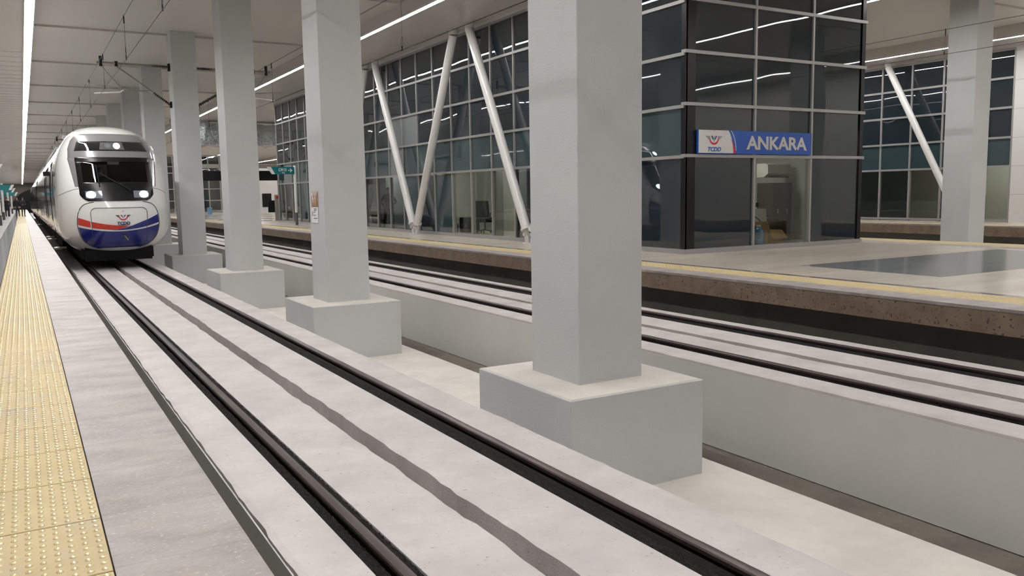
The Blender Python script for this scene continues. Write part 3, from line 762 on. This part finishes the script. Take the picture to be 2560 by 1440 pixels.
npatch('blue_upper', clampx(lambda u, v: (-.2 + 1.26 * u, (zb(-.2 + 1.26 * u) + .035) + max(.001, tu(-.2 + 1.26 * u) - zb(-.2 + 1.26 * u) - .035) * v)), 30, 4, .008, m_tblue)
tr = lambda x: lerp([(-1.06, 1.47), (-.72, 1.34), (-.4, 1.265), (-.2, 1.235), (.2, 1.2)], x)
br = lambda x: zb(x) + .045 + (.09 * max(0, (x + .1) / .3) ** 1.5)
for a, b in ((-1.06, -.735), (-.705, .2)):
    npatch('red_stripe', clampx(lambda u, v: (a + (b - a) * u, br(a + (b - a) * u) + max(.001, tr(a + (b - a) * u) - br(a + (b - a) * u)) * v)), 16, 3, .008, m_tred)
rect = []
for cx_, cz_, a0 in ((.58, 1.57, 0), (-.58, 1.57, 90), (-.55, .82, 180), (.55, .82, 270)):
    for k in range(7): a = math.radians(a0 + 15 * k); rect.append((cx_ + .14 * math.cos(a), cz_ + .14 * math.sin(a)))
dense = []
for i, p in enumerate(rect):
    q = rect[(i + 1) % len(rect)]; n = max(1, int(math.hypot(q[0] - p[0], q[1] - p[1]) / .08))
    dense += [(p[0] + (q[0] - p[0]) * t / n, p[1] + (q[1] - p[1]) * t / n) for t in range(n)]
MB().tube([npt(x, z, .010) for x, z in dense + dense[:1]], .007, 5).build('door_seam', m_sgrey, train)
MB().add([npt(.03, .98, .012), npt(.16, .98, .012), npt(.19, .85, .012), npt(.08, .84, .012)], [(0, 1, 2, 3)]).build('coupler_slot', m_bmat, train)
MB().tube([npt(.1, .93, -.0), npt(.19, .80, .12)], .018, 8).build('coupler_pin', m_galv, train)
MB().tube([npt(.42, 1.045, .0), npt(.42, 1.045, .03)], .02, 10).build('coupler_socket', m_bmat, train)
emblem(lambda a, b, o: npt(.085 + a, 1.465 + b, .008 + o), .40, train, m_sgrey, m_logo_b, m_logo_r, m_logo_b, .105, .1)
text('operator_word', 'TAŞIMACILIK', m_sgrey, lambda a, b, c: npt(.095 + a, 1.225 + b, .012 + c), .052, .0005, train, depth=.003)
# body seam curve
for q in (-1, 1):
    MB().tube([npt(q * x, 2.25 - .55 * max(0, x - .95) ** 1.5, .002) for x in [.93 + .5 * k / 12 for k in range(13)]], .006, 5).build('body_seam', m_sgrey, train)
# wiper
wp = MB().tube([npt(.32, 2.2, .06), npt(-.42, 2.68, .06)], .02, 6).build('wiper_arm', m_bmat, train)
MB().tube([npt(-.44, 2.3, .045), npt(-.47, 2.9, .045)], .016, 6).build('wiper_blade', m_bmat, wp)
# cab interior
MB().box(C - 1.1, C + 1.1, 28.4, 28.45, 1.6, 3.3).build('cab_back_wall', m_bmat, train)
MB().box(C - .42, C - .02, 28.36, 28.4, 1.9, 3.0).build('cab_door', m_cabwall, train)
MB().box(C - 1.1, C + 1.1, 26.55, 27.0, 1.9, 2.32).build('driving_desk', m_bmat, train)
MB().box(C - .15, C + .15, 26.42, 26.5, 2.93, 3.02).build('cab_camera', m_swhite, train)
# under-nose plough, bogies
MB().loft([[(C - a, y, z) for a, y, z in ((.88 * s, 26.35 + (1 - s) * .0 + o_, zz) for s in (-1, -.6, 0, .6, 1))] for zz, o_ in ((.2, .15), (.5, 0), (.62, .1))], closed=False).build('plough', m_bmat, train)
MB().box(C - .95, C + .95, 26.7, TY + 1, .25, .62).build('underframe', m_bmat, train)
sec = [(.42, .92)] + [(z, lerp(WT, z)) for z in [.5 + 3.65 * k / 26 for k in range(27)]]
def sidepanel(name, y0, y1, z0, z1, m, par, off=.012, side=-1, n=5):
    b = MB().grid(lambda u, v: (C + side * (lerp(WT, z0 + (z1 - z0) * v) + off), y0 + (y1 - y0) * u, z0 + (z1 - z0) * v), 1, n,
                  lambda u, v: (C + side * (lerp(WT, z0 + (z1 - z0) * v) - .03), y0 + (y1 - y0) * u, z0 + (z1 - z0) * v))
    return b.build(name, m, par, 60)
yc = TY; cars = []
for k in range(4):
    L_ = 6.6 if k == 0 else 23.8
    y0, y1 = yc, yc + L_
    MB().loft([[(C - wv, y, z) for z, wv in sec] + [(C + wv, y, z) for z, wv in reversed(sec)] for y in (y0, y1)]).build('car_body', m_tw, train, 50)
    for side in ((-1,) if k else (-1, 1)):
        for yy in (y0 + .25, y0 + 1.4, y1 - 1.45, y1 - .3): sidepanel('door_seal', yy, yy + .07, .9, 3.2, m_bmat, train, .02, side)
        sidepanel('silver_side', y0 + .05, y1 - .05, 1.15, 3.25, m_tgrey, train, .008, side)
        sidepanel('window_band', y0 + 1.6, y1 - 1.6, 1.95, 2.9, m_tglass, train, .014, side)
        for yy in ((y0 + .35, y0 + 1.35), (y1 - 1.35, y1 - .35)):
            dd = sidepanel('door', yy[0], yy[1], .95, 3.05, m_tgrey, train, .018, side)
            sidepanel('door_window', yy[0] + .25, yy[1] - .25, 1.9, 2.85, m_tglass, dd, .024, side)
        sidepanel('red_line', y0 + 1.5, y1 - 1.5, .98, 1.06, m_tred, train, .012, side)
    MB().box(C - 1.25, C + 1.25, y0, y1, .3, .6).build('underframe', m_bmat, train)
    for yb_ in (y0 + 3, y1 - 3):
        bg = MB().box(C - 1.1, C + 1.1, yb_ - 1.4, yb_ + 1.4, .32, .72).build('bogie', m_bmat, train)
        for wy in (-.95, .95):
            for q in (-1, 1):
                MB().tube([(C + q * .70, yb_ + wy, .44), (C + q * .80, yb_ + wy, .44)], .43, 20).build('wheel', m_sgrey, bg)
    MB().box(C - .9, C + .9, y0 + 3, y1 - 4, 4.14, 4.26).build('roof_unit', m_tsil, train)
    if k < 3: MB().box(C - 1.2, C + 1.2, y1, y1 + .5, .7, 3.6).build('gangway', m_bmat, train)
    yc = y1 + .5
# cab side door and mirror camera on the platform side
sidepanel('silver_side', 28.7, TY - .02, 1.15, 3.2, m_tgrey, train, .008)
cd = sidepanel('door', 29.6, 30.4, 1.0, 3.05, m_tgrey, train, .010)
sidepanel('door_window', 29.75, 30.25, 1.95, 2.85, m_tglass, cd, .016)
MB().box(C - 1.68, C - 1.48, 30.6, 30.75, 2.72, 2.86).build('side_camera', m_bmat, train)
for yy in (30.0, 37.2, 39.6, 61.5): MB().box(C - 1.55, C - 1.2, yy - .3, yy + .3, .42, .47).build('step', m_galv, train)

# ================================================================== OVERHEAD LINES
def overhead(x, ya, yb, zm, zc, label, dsp=5.8, y_first=21.6):
    t = empty('overhead_line', (x, ya, zc), label, 'overhead wire', 'overhead contact lines')
    MB().tube([(x, ya, zm), (x, yb, zm)], .007, 6).build('messenger_wire', m_wire, t)
    MB().tube([(x, ya, zc), (x, yb, zc)], .0075, 6).build('contact_wire', m_wire, t)
    y = y_first - dsp * 4
    while y < min(yb, 75):
        if y > ya:
            d_ = MB().tube([(x, y, zm), (x + .004, y + .01, zc)], .004, 5).build('dropper', m_wire, t)
            MB().tube([(x, y, zm + .02), (x, y, zm - .16)], .016, 6).build('upper_clamp', m_bmat, d_)
            MB().tube([(x, y + .01, zc - .02), (x, y + .01, zc + .09)], .014, 6).build('lower_clamp', m_bmat, d_)
            lp = [(x + .0, y + .01 + .05 * math.sin(a), zc + .16 - .15 * math.cos(a)) for a in (2 * PI * q / 14 for q in range(15))]
            MB().tube(lp, .0045, 4).build('dropper_loop', m_wire, d_)
        y += dsp
overhead(2.33, Y0 + 1, 160, 6.13, 5.17, 'overhead wires hanging above the train track')
overhead(7.88, Y0 + 1, 110, 6.58, 5.28, 'overhead wires above the second track, before the glass facade', y_first=30.0)
overhead(21.9, Y0 + 1, 60, 6.15, 5.5, 'overhead wires seen to the right of the glass office', y_first=14.06)
def insul(t, a, b, r=.055, n=10, nm='insulator'):
    a = Vector(a); b = Vector(b); d = b - a
    pts = [a]; rad = [.035]
    for i in range(n):
        for q, rr_ in ((.1, .022), (.45, r), (.55, r), (.9, .022)):
            pts.append(a + d * ((i + q) / n)); rad.append(rr_)
    pts.append(b); rad.append(.035)
    return MB().tube(pts, rad, 10).build(nm, m_ins, t)
def cantilever(sx, xcol, yy, xt, label, reg=True):
    """sx=-1 reaches left from the column face at xcol to the track at xt"""
    t = empty('cantilever_arm', (xcol, yy, 5.05), label, 'overhead arm', 'overhead line arms on the column')
    z1, z0 = 6.30, 5.06
    MB().box(min(xcol, xcol + sx * .06), max(xcol, xcol + sx * .06), yy - .08, yy + .08, z1 - .14, z1 + .1).build('bracket', m_bmat, t)
    MB().box(min(xcol, xcol + sx * .06), max(xcol, xcol + sx * .06), yy - .08, yy + .08, z0 - .1, z0 + .1).build('bracket', m_bmat, t)
    insul(t, (xcol + sx * .04, yy, z1), (xcol + sx * .56, yy, z1 + .0))
    xe = xt + sx * .12
    MB().tube([(xcol + sx * .5, yy, z1), (xe, yy, z1 + .02)], .038, 10).build('top_tube', m_galv, t)
    xj = xt - sx * .45
    a = Vector((xcol + sx * .05, yy, z0)); b = Vector((xj, yy, z1 - .08)); d_ = b - a
    insul(t, a, a + d_ * .32)
    MB().tube([a + d_ * .30, b], .028, 10).build('stay_tube', m_galv, t)
    MB().tube([b, b + Vector((0, 0, .16))], .05, 8).build('joint_clamp', m_bmat, t)
    MB().tube([(xt, yy, z1 - .1), (xt, yy, z1 + .22)], .05, 8).build('wire_saddle', m_bmat, t)
    p = a + d_ * .38
    MB().tube([p, (p.x + sx * .25, yy, p.z - .03), (xt + sx * .5, yy, p.z + .14)], .014, 8).build('steady_bar', m_galv, t)
    MB().tube([(xt - sx * .62, yy + .02, p.z - .02), (xt - sx * .5, yy + .02, p.z - .1), (xt + sx * .25, yy + .02, p.z - .16)], .022, 8).build('registration_arm', m_white, t)
    MB().tube([(xt + sx * .02, yy, z1 - .05), (xt - sx * .52, yy, p.z + .08)], .005, 5).build('stay_wire', m_wire, t)
for k in (3, 8):
    ym = (CY0 + CY1) / 2 + CSP * k
    cantilever(-1, CX0, ym, 2.5, 'jointed tube arm with ribbed insulators reaching over the train track' if k == 3 else 'distant overhead arm just above the train roof')
    cantilever(1, CX1, ym, 7.75, 'overhead arm on the far side of the same column, reaching to the second track' if k == 3 else 'distant overhead arm reaching to the second track')

# ================================================================== NOTICES ON THE COLUMN
nx = CX0 - .006
n1 = empty('brown_notice', (nx, 14.85, 1.74), 'glossy brown notice taped to the column above the white sheet', 'notice')
MB().box(nx - .003, nx, 14.66, 15.05, 1.745, 2.02).build('notice_sheet', m_brownp, n1)
MB().box(nx - .005, nx - .003, 14.72, 14.735, 1.76, 1.98).build('dark_line', m_ink, n1)
MB().box(nx - .005, nx - .003, 14.90, 14.91, 1.76, 1.95).build('dark_line', m_ink, n1)
for (ya, yb, za, zb_) in ((14.93, 15.04, 1.93, 2.015), (14.9, 14.98, 1.85, 1.93), (14.8, 14.85, 1.87, 1.93), (14.88, 14.94, 1.81, 1.86)):  # white glare on the glossy sheet, painted as flat patches
    MB().add([(nx - .007, ya, za), (nx - .007, yb, za + .02), (nx - .007, yb - .02, zb_), (nx - .007, ya + .03, zb_ - .01), (nx - .003, ya, za), (nx - .003, yb, za + .02), (nx - .003, yb - .02, zb_), (nx - .003, ya + .03, zb_ - .01)], [(0, 1, 2, 3), (4, 5, 6, 7), (0, 1, 5, 4), (1, 2, 6, 5), (2, 3, 7, 6), (3, 0, 4, 7)]).build('glare_patch', m_swhite, n1)
n2 = empty('white_notice', (nx, 14.85, 1.45), 'white warning sheet with small print taped to the column', 'notice')
MB().box(nx - .003, nx, 14.68, 15.06, 1.455, 1.735).build('notice_sheet', m_paper, n2)
for z, ya, yb in ((1.705, 14.73, 14.92), (1.675, 14.76, 14.92), (1.645, 14.83, 14.92), (1.59, 14.82, 14.9), (1.535, 14.72, 14.93)):
    MB().box(nx - .005, nx - .003, ya, yb, z - .007, z + .007).build('print_line', m_ink, n2)
tri = [(15.03, 1.585), (14.95, 1.585), (14.99, 1.665)]
for i in range(3):
    a, b = tri[i], tri[(i + 1) % 3]
    MB().tube([(nx - .004, a[0], a[1]), (nx - .004, b[0], b[1])], .004, 4).build('warning_triangle', m_ink, n2)

# ================================================================== EXIT SIGN ON PLATFORM TWO
px_, py_ = 11.72, 41.2
ex = empty('exit_sign', (px_, py_, ZP), 'teal exit sign with white arrow on a white post before the far glazing', 'sign')
MB().lathe((px_, py_, ZP), [(.07, 0), (.07, .62)], 14).build('post_foot', m_sgrey, ex, 40)
MB().lathe((px_, py_, ZP + .62), [(.07, 0), (.07, 2.28), (.06, 2.3)], 14).build('post', m_strut, ex, 40)
pd = Vector((-1.0, -.1, 0)).normalized()     # panel runs towards the tracks
def em(off): return lambda a, b: (px_ + pd.x * a + .0, py_ - .06 + pd.y * a - off, b)
MB().prism([(.05, 3.05), (1.02, 3.05), (1.22, 3.40), (.05, 3.40)], em(.04), em(-.02)).build('sign_panel', m_teal, ex)
MB().prism([(1.02, 3.05), (1.18, 3.05), (1.42, 3.40), (1.22, 3.40)], em(.04), em(-.02)).build('white_tip', m_strut, ex)
text('exit_word', 'ÇIKIŞ', m_strut, lambda a, b, c: em(.042 + c)(.64 - a, 3.265 + b), .17, .004, ex)
text('exit_word_english', 'Exit', m_strut, lambda a, b, c: em(.042 + c)(.60 - a, 3.12 + b), .1, .002, ex)
ar = [(.36, 3.215), (.22, 3.215), (.28, 3.155), (.25, 3.13), (.135, 3.235), (.25, 3.34), (.28, 3.315), (.22, 3.255), (.36, 3.255)]
MB().prism(ar, em(.046), em(.04)).build('arrow', m_strut, ex)

# ================================================================== FAR END OF PLATFORM TWO (past the office)
def duct(x0, x1, y, z0, z1, label):
    t = empty('foil_duct', ((x0 + x1) / 2, y, z0), label, 'duct')
    n = 16; rings = []
    r_ = random.Random(int(x0 * 7 + y))
    for i in range(13):
        x = x0 + (x1 - x0) * i / 12; j = lambda: r_.uniform(-.07, .07)
        rings.append([(x, y + a + j(), b + j()) for a, b in ((-.9, z0), (-.3, z0 - .05), (.3, z0 - .03), (.9, z0), (1.0, (z0 + z1) / 2), (.9, z1), (0, z1), (-.9, z1), (-1, (z0 + z1) / 2))])
    MB().loft(rings).build('duct_skin', m_silver, t, 30)
    for xx in (x0 + .8, x1 - .8): MB().tube([(xx, y, z1 - .05), (xx, y, ZL)], .015, 6).build('hanger', m_galv, t)
duct(10.3, 16.2, 59.0, 5.45, 6.85, 'crumpled silver foil duct hanging under the ceiling past the end of the glazing')
db_ = empty('display_board', (9.8, 56.0, 3.1), 'long black display board hanging across the platform past the office', 'display')
MB().bbox(9.6, 15.6, 55.8, 56.1, 3.05, 3.68, .02).build('board_case', m_bmat, db_)
MB().box(9.75, 15.45, 55.785, 55.8, 3.12, 3.62).build('screen', m_black, db_)
for xx in (9.68, 15.5): MB().box(xx, xx + .12, 55.9, 56.0, ZP, 4.1).build('hanger_post', m_conc, db_)
MB().box(9.6, 15.6, 55.9, 56.1, 3.85, 4.1).build('cross_beam', m_conc, db_)
bg = empty('glazed_screen', (11.4, 84, ZP), 'grey framed glazed screen far back across the platform', 'screen')
for k in range(5): MB().box(11.4 + 1.05 * k, 12.36 + 1.05 * k, 84, 84.02, ZP + .05, 5.9).build('pane', m_gdark if k % 2 else m_smoke, bg)
for k in range(6): MB().box(11.35 + 1.05 * k, 11.43 + 1.05 * k, 83.95, 84.08, ZP, 6.0).build('mullion', m_alu, bg)
for z in (ZP + .03, 1.7, 2.8, 4.3, 4.9, 5.95): MB().box(11.3, 16.7, 83.94, 84.06, z, z + .09).build('transom', m_alu, bg)
co = struct('wall_core', MB().box(17.9, 20.0, 76.0, 79, ZP, 4.9), m_white)
MB().box(17.75, 17.9, 75.9, 76.2, ZP, ZL).build('white_post', m_strut, co)
MB().box(18.6, 19.4, 75.94, 76.0, 1.1, 2.3).build('dark_panel', m_bmat, co)
def post(x, y, label, plate=None):
    t = empty('kiosk_post', (x, y, ZP), label, 'post', 'posts past the office')
    MB().bbox(x - .16, x + .16, y - .1, y + .1, ZP, 2.1, .02).build('post_body', m_conc, t)
    MB().box(x - .55, x + .55, y + .1, y + .2, 1.0, 1.75).build('dark_screen', m_bmat, t)
    if plate: MB().box(x - .1, x + .1, y - .115, y - .1, 1.85, 2.02).build('red_plate', m_red, t)
post(13.9, 53.0, 'grey post with small red plate past the end of the glazing', True)
post(13.6, 78.0, 'grey post with dark screen before the far glazed screen')
bn = empty('litter_bin', (13.9, 75.5, ZP), 'pale blue plastic bin before the far glazed screen', 'bin')
MB().lathe((13.95, 75.5, ZP), [(.17, 0), (.22, .5), (.23, .52), (.2, .54)], 16).build('bin_body', m_bpvc, bn, 40)
MB().lathe((13.95, 75.5, ZP + .54), [(.235, 0), (.235, .04), (.1, .08)], 16).build('bin_lid', m_bpvc, bn, 40)

# ================================================================== TEAL SIGNS ON PLATFORM ONE
def teal_sign(x, y, z, label, ln=1.6):
    t = empty('direction_sign', (x, y, ZP), label, 'sign', 'teal direction signs along the first platform')
    MB().lathe((x, y, ZP), [(.09, 0), (.09, .6)], 12).build('post_foot', m_sgrey, t, 40)
    MB().lathe((x, y, ZP + .6), [(.09, 0), (.09, z + .1 - ZP - .6)], 12).build('post', m_strut, t, 40)
    f0 = lambda a, b: (x - 1.1 + a, y - .14, z + b); f1 = lambda a, b: (x - 1.1 + a, y - .10, z + b)
    MB().prism([(-.4, -.4), (ln - .2, -.4), (ln, 0), (-.4, 0)], f0, f1).build('sign_panel', m_teal, t)
    MB().prism([(ln - .2, -.4), (ln - .02, -.4), (ln + .2, 0), (ln, 0)], f0, f1).build('white_tip', m_strut, t)
teal_sign(-1.15, 57, 4.10, 'nearest teal sign on a white post at the left picture edge', 1.25)
teal_sign(-1.25, 75, 3.22, 'teal sign in the middle of the left platform, above two standing men', 1.75)
teal_sign(-1.1, 92, 3.2, 'teal sign partly hidden behind the middle sign, left platform', 1.6)
teal_sign(-1.0, 112, 3.0, 'furthest small teal sign on the left platform', 1.6)

# ================================================================== PEOPLE
def person(name, label, loc, rz, jacket, pose=0, coat=False, group=None, hgt=1.75, cut=0):
    s = hgt / 1.75
    J = {}; E_ = []; R_ = {}
    def v(n, p, r, par=None):
        J[n] = p; R_[n] = r
        if par: E_.append((par, n))
    v('pel', (0, 0, .96), (.155, .11)); v('sp', (0, .0, 1.14), (.145, .1), 'pel'); v('ch', (0, -.01, 1.34), (.175, .115), 'sp')
    v('nk', (0, 0, 1.49), (.055, .055), 'ch'); v('hd0', (0, .015, 1.57), (.06, .07), 'nk'); v('hd1', (0, .02, 1.66), (.072, .09), 'hd0'); v('hd2', (0, .015, 1.735), (.05, .06), 'hd1')
    st = .1 if pose == 1 else .0
    for q, n in ((-1, 'l'), (1, 'r')):
        v('sh' + n, (q * .17, 0, 1.415), (.065, .065), 'ch')
        if pose == 1:      # hands on the hips
            el, wr = (q * .36, -.06, 1.14), (q * .2, .06, 1.0)
        elif pose == 2 and q > 0: el, wr = (q * .26, .02, 1.15), (q * .17, .22, 1.22)
        elif pose == 4: el, wr = (q * .23, .03, 1.14), (q * .1, .24, 1.1)
        else: el, wr = (q * .245, -.01, 1.14), (q * .25, .07, .9)
        v('el' + n, el, (.048, .048), 'sh' + n); v('wr' + n, wr, (.032, .03), 'el' + n)
        d_ = (Vector(wr) - Vector(el)).normalized(); hd = Vector(wr) + d_ * .06
        v('pm' + n, tuple(hd), (.036, .022), 'wr' + n)
        side = d_.cross(Vector((0, 1, 0)) if abs(d_.y) < .8 else Vector((0, 0, 1))).normalized()
        for f, (o_, ln) in enumerate(((-.03, .065), (-.01, .08), (.01, .078), (.03, .06))):
            k = hd + side * o_ + d_ * .04; v('f%d%s' % (f, n), tuple(k), (.009, .009), 'pm' + n)
            v('g%d%s' % (f, n), tuple(k + d_ * ln * .8 + Vector((0, .012, 0))), (.008, .008), 'f%d%s' % (f, n))
        v('th' + n, tuple(hd - side * .045 + d_ * .01), (.011, .011), 'pm' + n); v('ti' + n, tuple(hd - side * .06 + d_ * .05), (.009, .009), 'th' + n)
        v('hp' + n, (q * .095, 0, .9), (.095, .1), 'pel'); v('kn' + n, (q * (.105 + st * .5), .015 + q * .02, .5), (.062, .066), 'hp' + n)
        v('an' + n, (q * (.11 + st), -.02 + q * .03, .1), (.042, .046), 'kn' + n); v('he' + n, (q * (.11 + st), -.03 + q * .03, .045), (.042, .045), 'an' + n); v('to' + n, (q * (.125 + st), .15 + q * .03, .035), (.042, .03), 'he' + n)
    ks = list(J); me = bpy.data.meshes.new('tmp'); me.from_pydata([tuple(c * s for c in J[k]) for k in ks], [(ks.index(a), ks.index(b)) for a, b in E_], []); me.update()
    o = bpy.data.objects.new('tmp', me); COL.objects.link(o)
    md = o.modifiers.new('skin', 'SKIN'); md.use_smooth_shade = True
    lay = me.skin_vertices[0].data if me.skin_vertices else None
    for i, k in enumerate(ks):
        lay[i].radius = tuple(c * s for c in R_[k]); lay[i].use_root = (k == 'pel')
    sb = o.modifiers.new('sub', 'SUBSURF'); sb.levels = 1; sb.render_levels = 1
    dg = bpy.context.evaluated_depsgraph_get(); dg.update()
    bm_ = bpy.data.meshes.new_from_object(o.evaluated_get(dg)); bpy.data.objects.remove(o)
    bm_.materials.clear()
    for m in (jacket, m_trs, m_skin, m_bmat): bm_.materials.append(m)
    for p in bm_.polygons:
        c = p.center / s; p.use_smooth = True
        hand = abs(c.x) > .09 and any((c - Vector(J['wr' + n])).length < .17 and (c - Vector(J['el' + n])).length > (Vector(J['wr' + n]) - Vector(J['el' + n])).length for n in 'lr')
        p.material_index = 2 if (c.z > 1.5 or hand) else (0 if c.z > .93 or abs(c.x) > .22 and c.z > .7 else (3 if c.z < .11 else 1))
    root = empty('person', loc, label, 'person', group); root.rotation_euler.z = rz
    b = bpy.data.objects.new('body', bm_); COL.objects.link(b); b.parent = root
    def child(nm, mb, m):
        o2 = bpy.data.objects.new(nm, mb.mesh(nm, m, (0, 0, 0), 60)); COL.objects.link(o2); o2.parent = root
    hr = MB()
    rings = []
    for z, r in ((1.60, .078), (1.64, .098), (1.69, .103), (1.74, .085), (1.77, .045)):
        rings.append([(r * .82 * math.cos(a) * s, (.005 + r * math.sin(a) - (.025 if z < 1.7 and math.sin(a) > 0 else 0) - (.04 if z < 1.67 and math.sin(a) > .3 else 0)) * s, z * s) for a in (2 * PI * k / 14 for k in range(14))])
    hr.loft(rings); child('hair', hr, m_hair)
    fc = MB().loft([[(.0 + .012 * q * math.cos(a) * s, (.105 + .012 * q * math.sin(a) + .012 * (1 - i)) * s, (1.66 - .04 * (1 - i)) * s) for a in (2 * PI * k / 6 for k in range(6))] for i, q in ((1, .5), (0, 1))]); child('nose', fc, m_skin)
    for q in (-1, 1):
        child('eye', MB().lathe((q * .03 * s, .098 * s, 1.668 * s), [(.004 * s, -.005), (.008 * s, 0), (.004 * s, .005)], 8), m_bmat)
        child('ear', MB().box(q * .07 * s - .006, q * .07 * s + .006, -.005, .03, 1.63 * s, 1.68 * s), m_skin)
    child('mouth', MB().box(-.022 * s, .022 * s, .09 * s, .098 * s, 1.592 * s, 1.6 * s), m_red)
    if coat:
        sk = MB().loft([[(a_ * math.cos(a) * s, b_ * math.sin(a) * s, z * s) for a in (2 * PI * k / 18 for k in range(18))] for z, a_, b_ in ((.55, .23, .19), (.75, .215, .175), (.97, .2, .155), (1.15, .2, .15))])
        child('coat_skirt', sk, jacket)
    return root
person('person', 'man in a long black coat standing leftmost under the teal signs', (-1.72, 92.5, ZP), .6, m_coat, 0, True, 'people far along the platform')
person('person', 'man in black coat standing beside the leftmost man under the teal signs', (-1.22, 91.6, ZP), PI, m_coat, 0, True, 'people far along the platform')
person('person', 'man in dark jacket on the yellow strip, left one of the pair near the train', (-.38, 91, ZP), PI * .9, m_coat, 0, False, 'people far along the platform', 1.78)
person('person', 'man in dark jacket near the platform edge, right one of the pair by the train', (.08, 90.2, ZP), PI * 1.1, m_navy, 4, False, 'people far along the platform', 1.74)
person('person', 'dark figure standing with hands on hips behind the facade glass', (13.0, 32.3, ZO), PI * .75, m_navy, 1, False, None, 1.68)
drv = person('person', 'train driver faintly seen behind the windscreen', (C - .28, 27.35, 1.15), PI, m_navy, 4, False, None, 1.72)
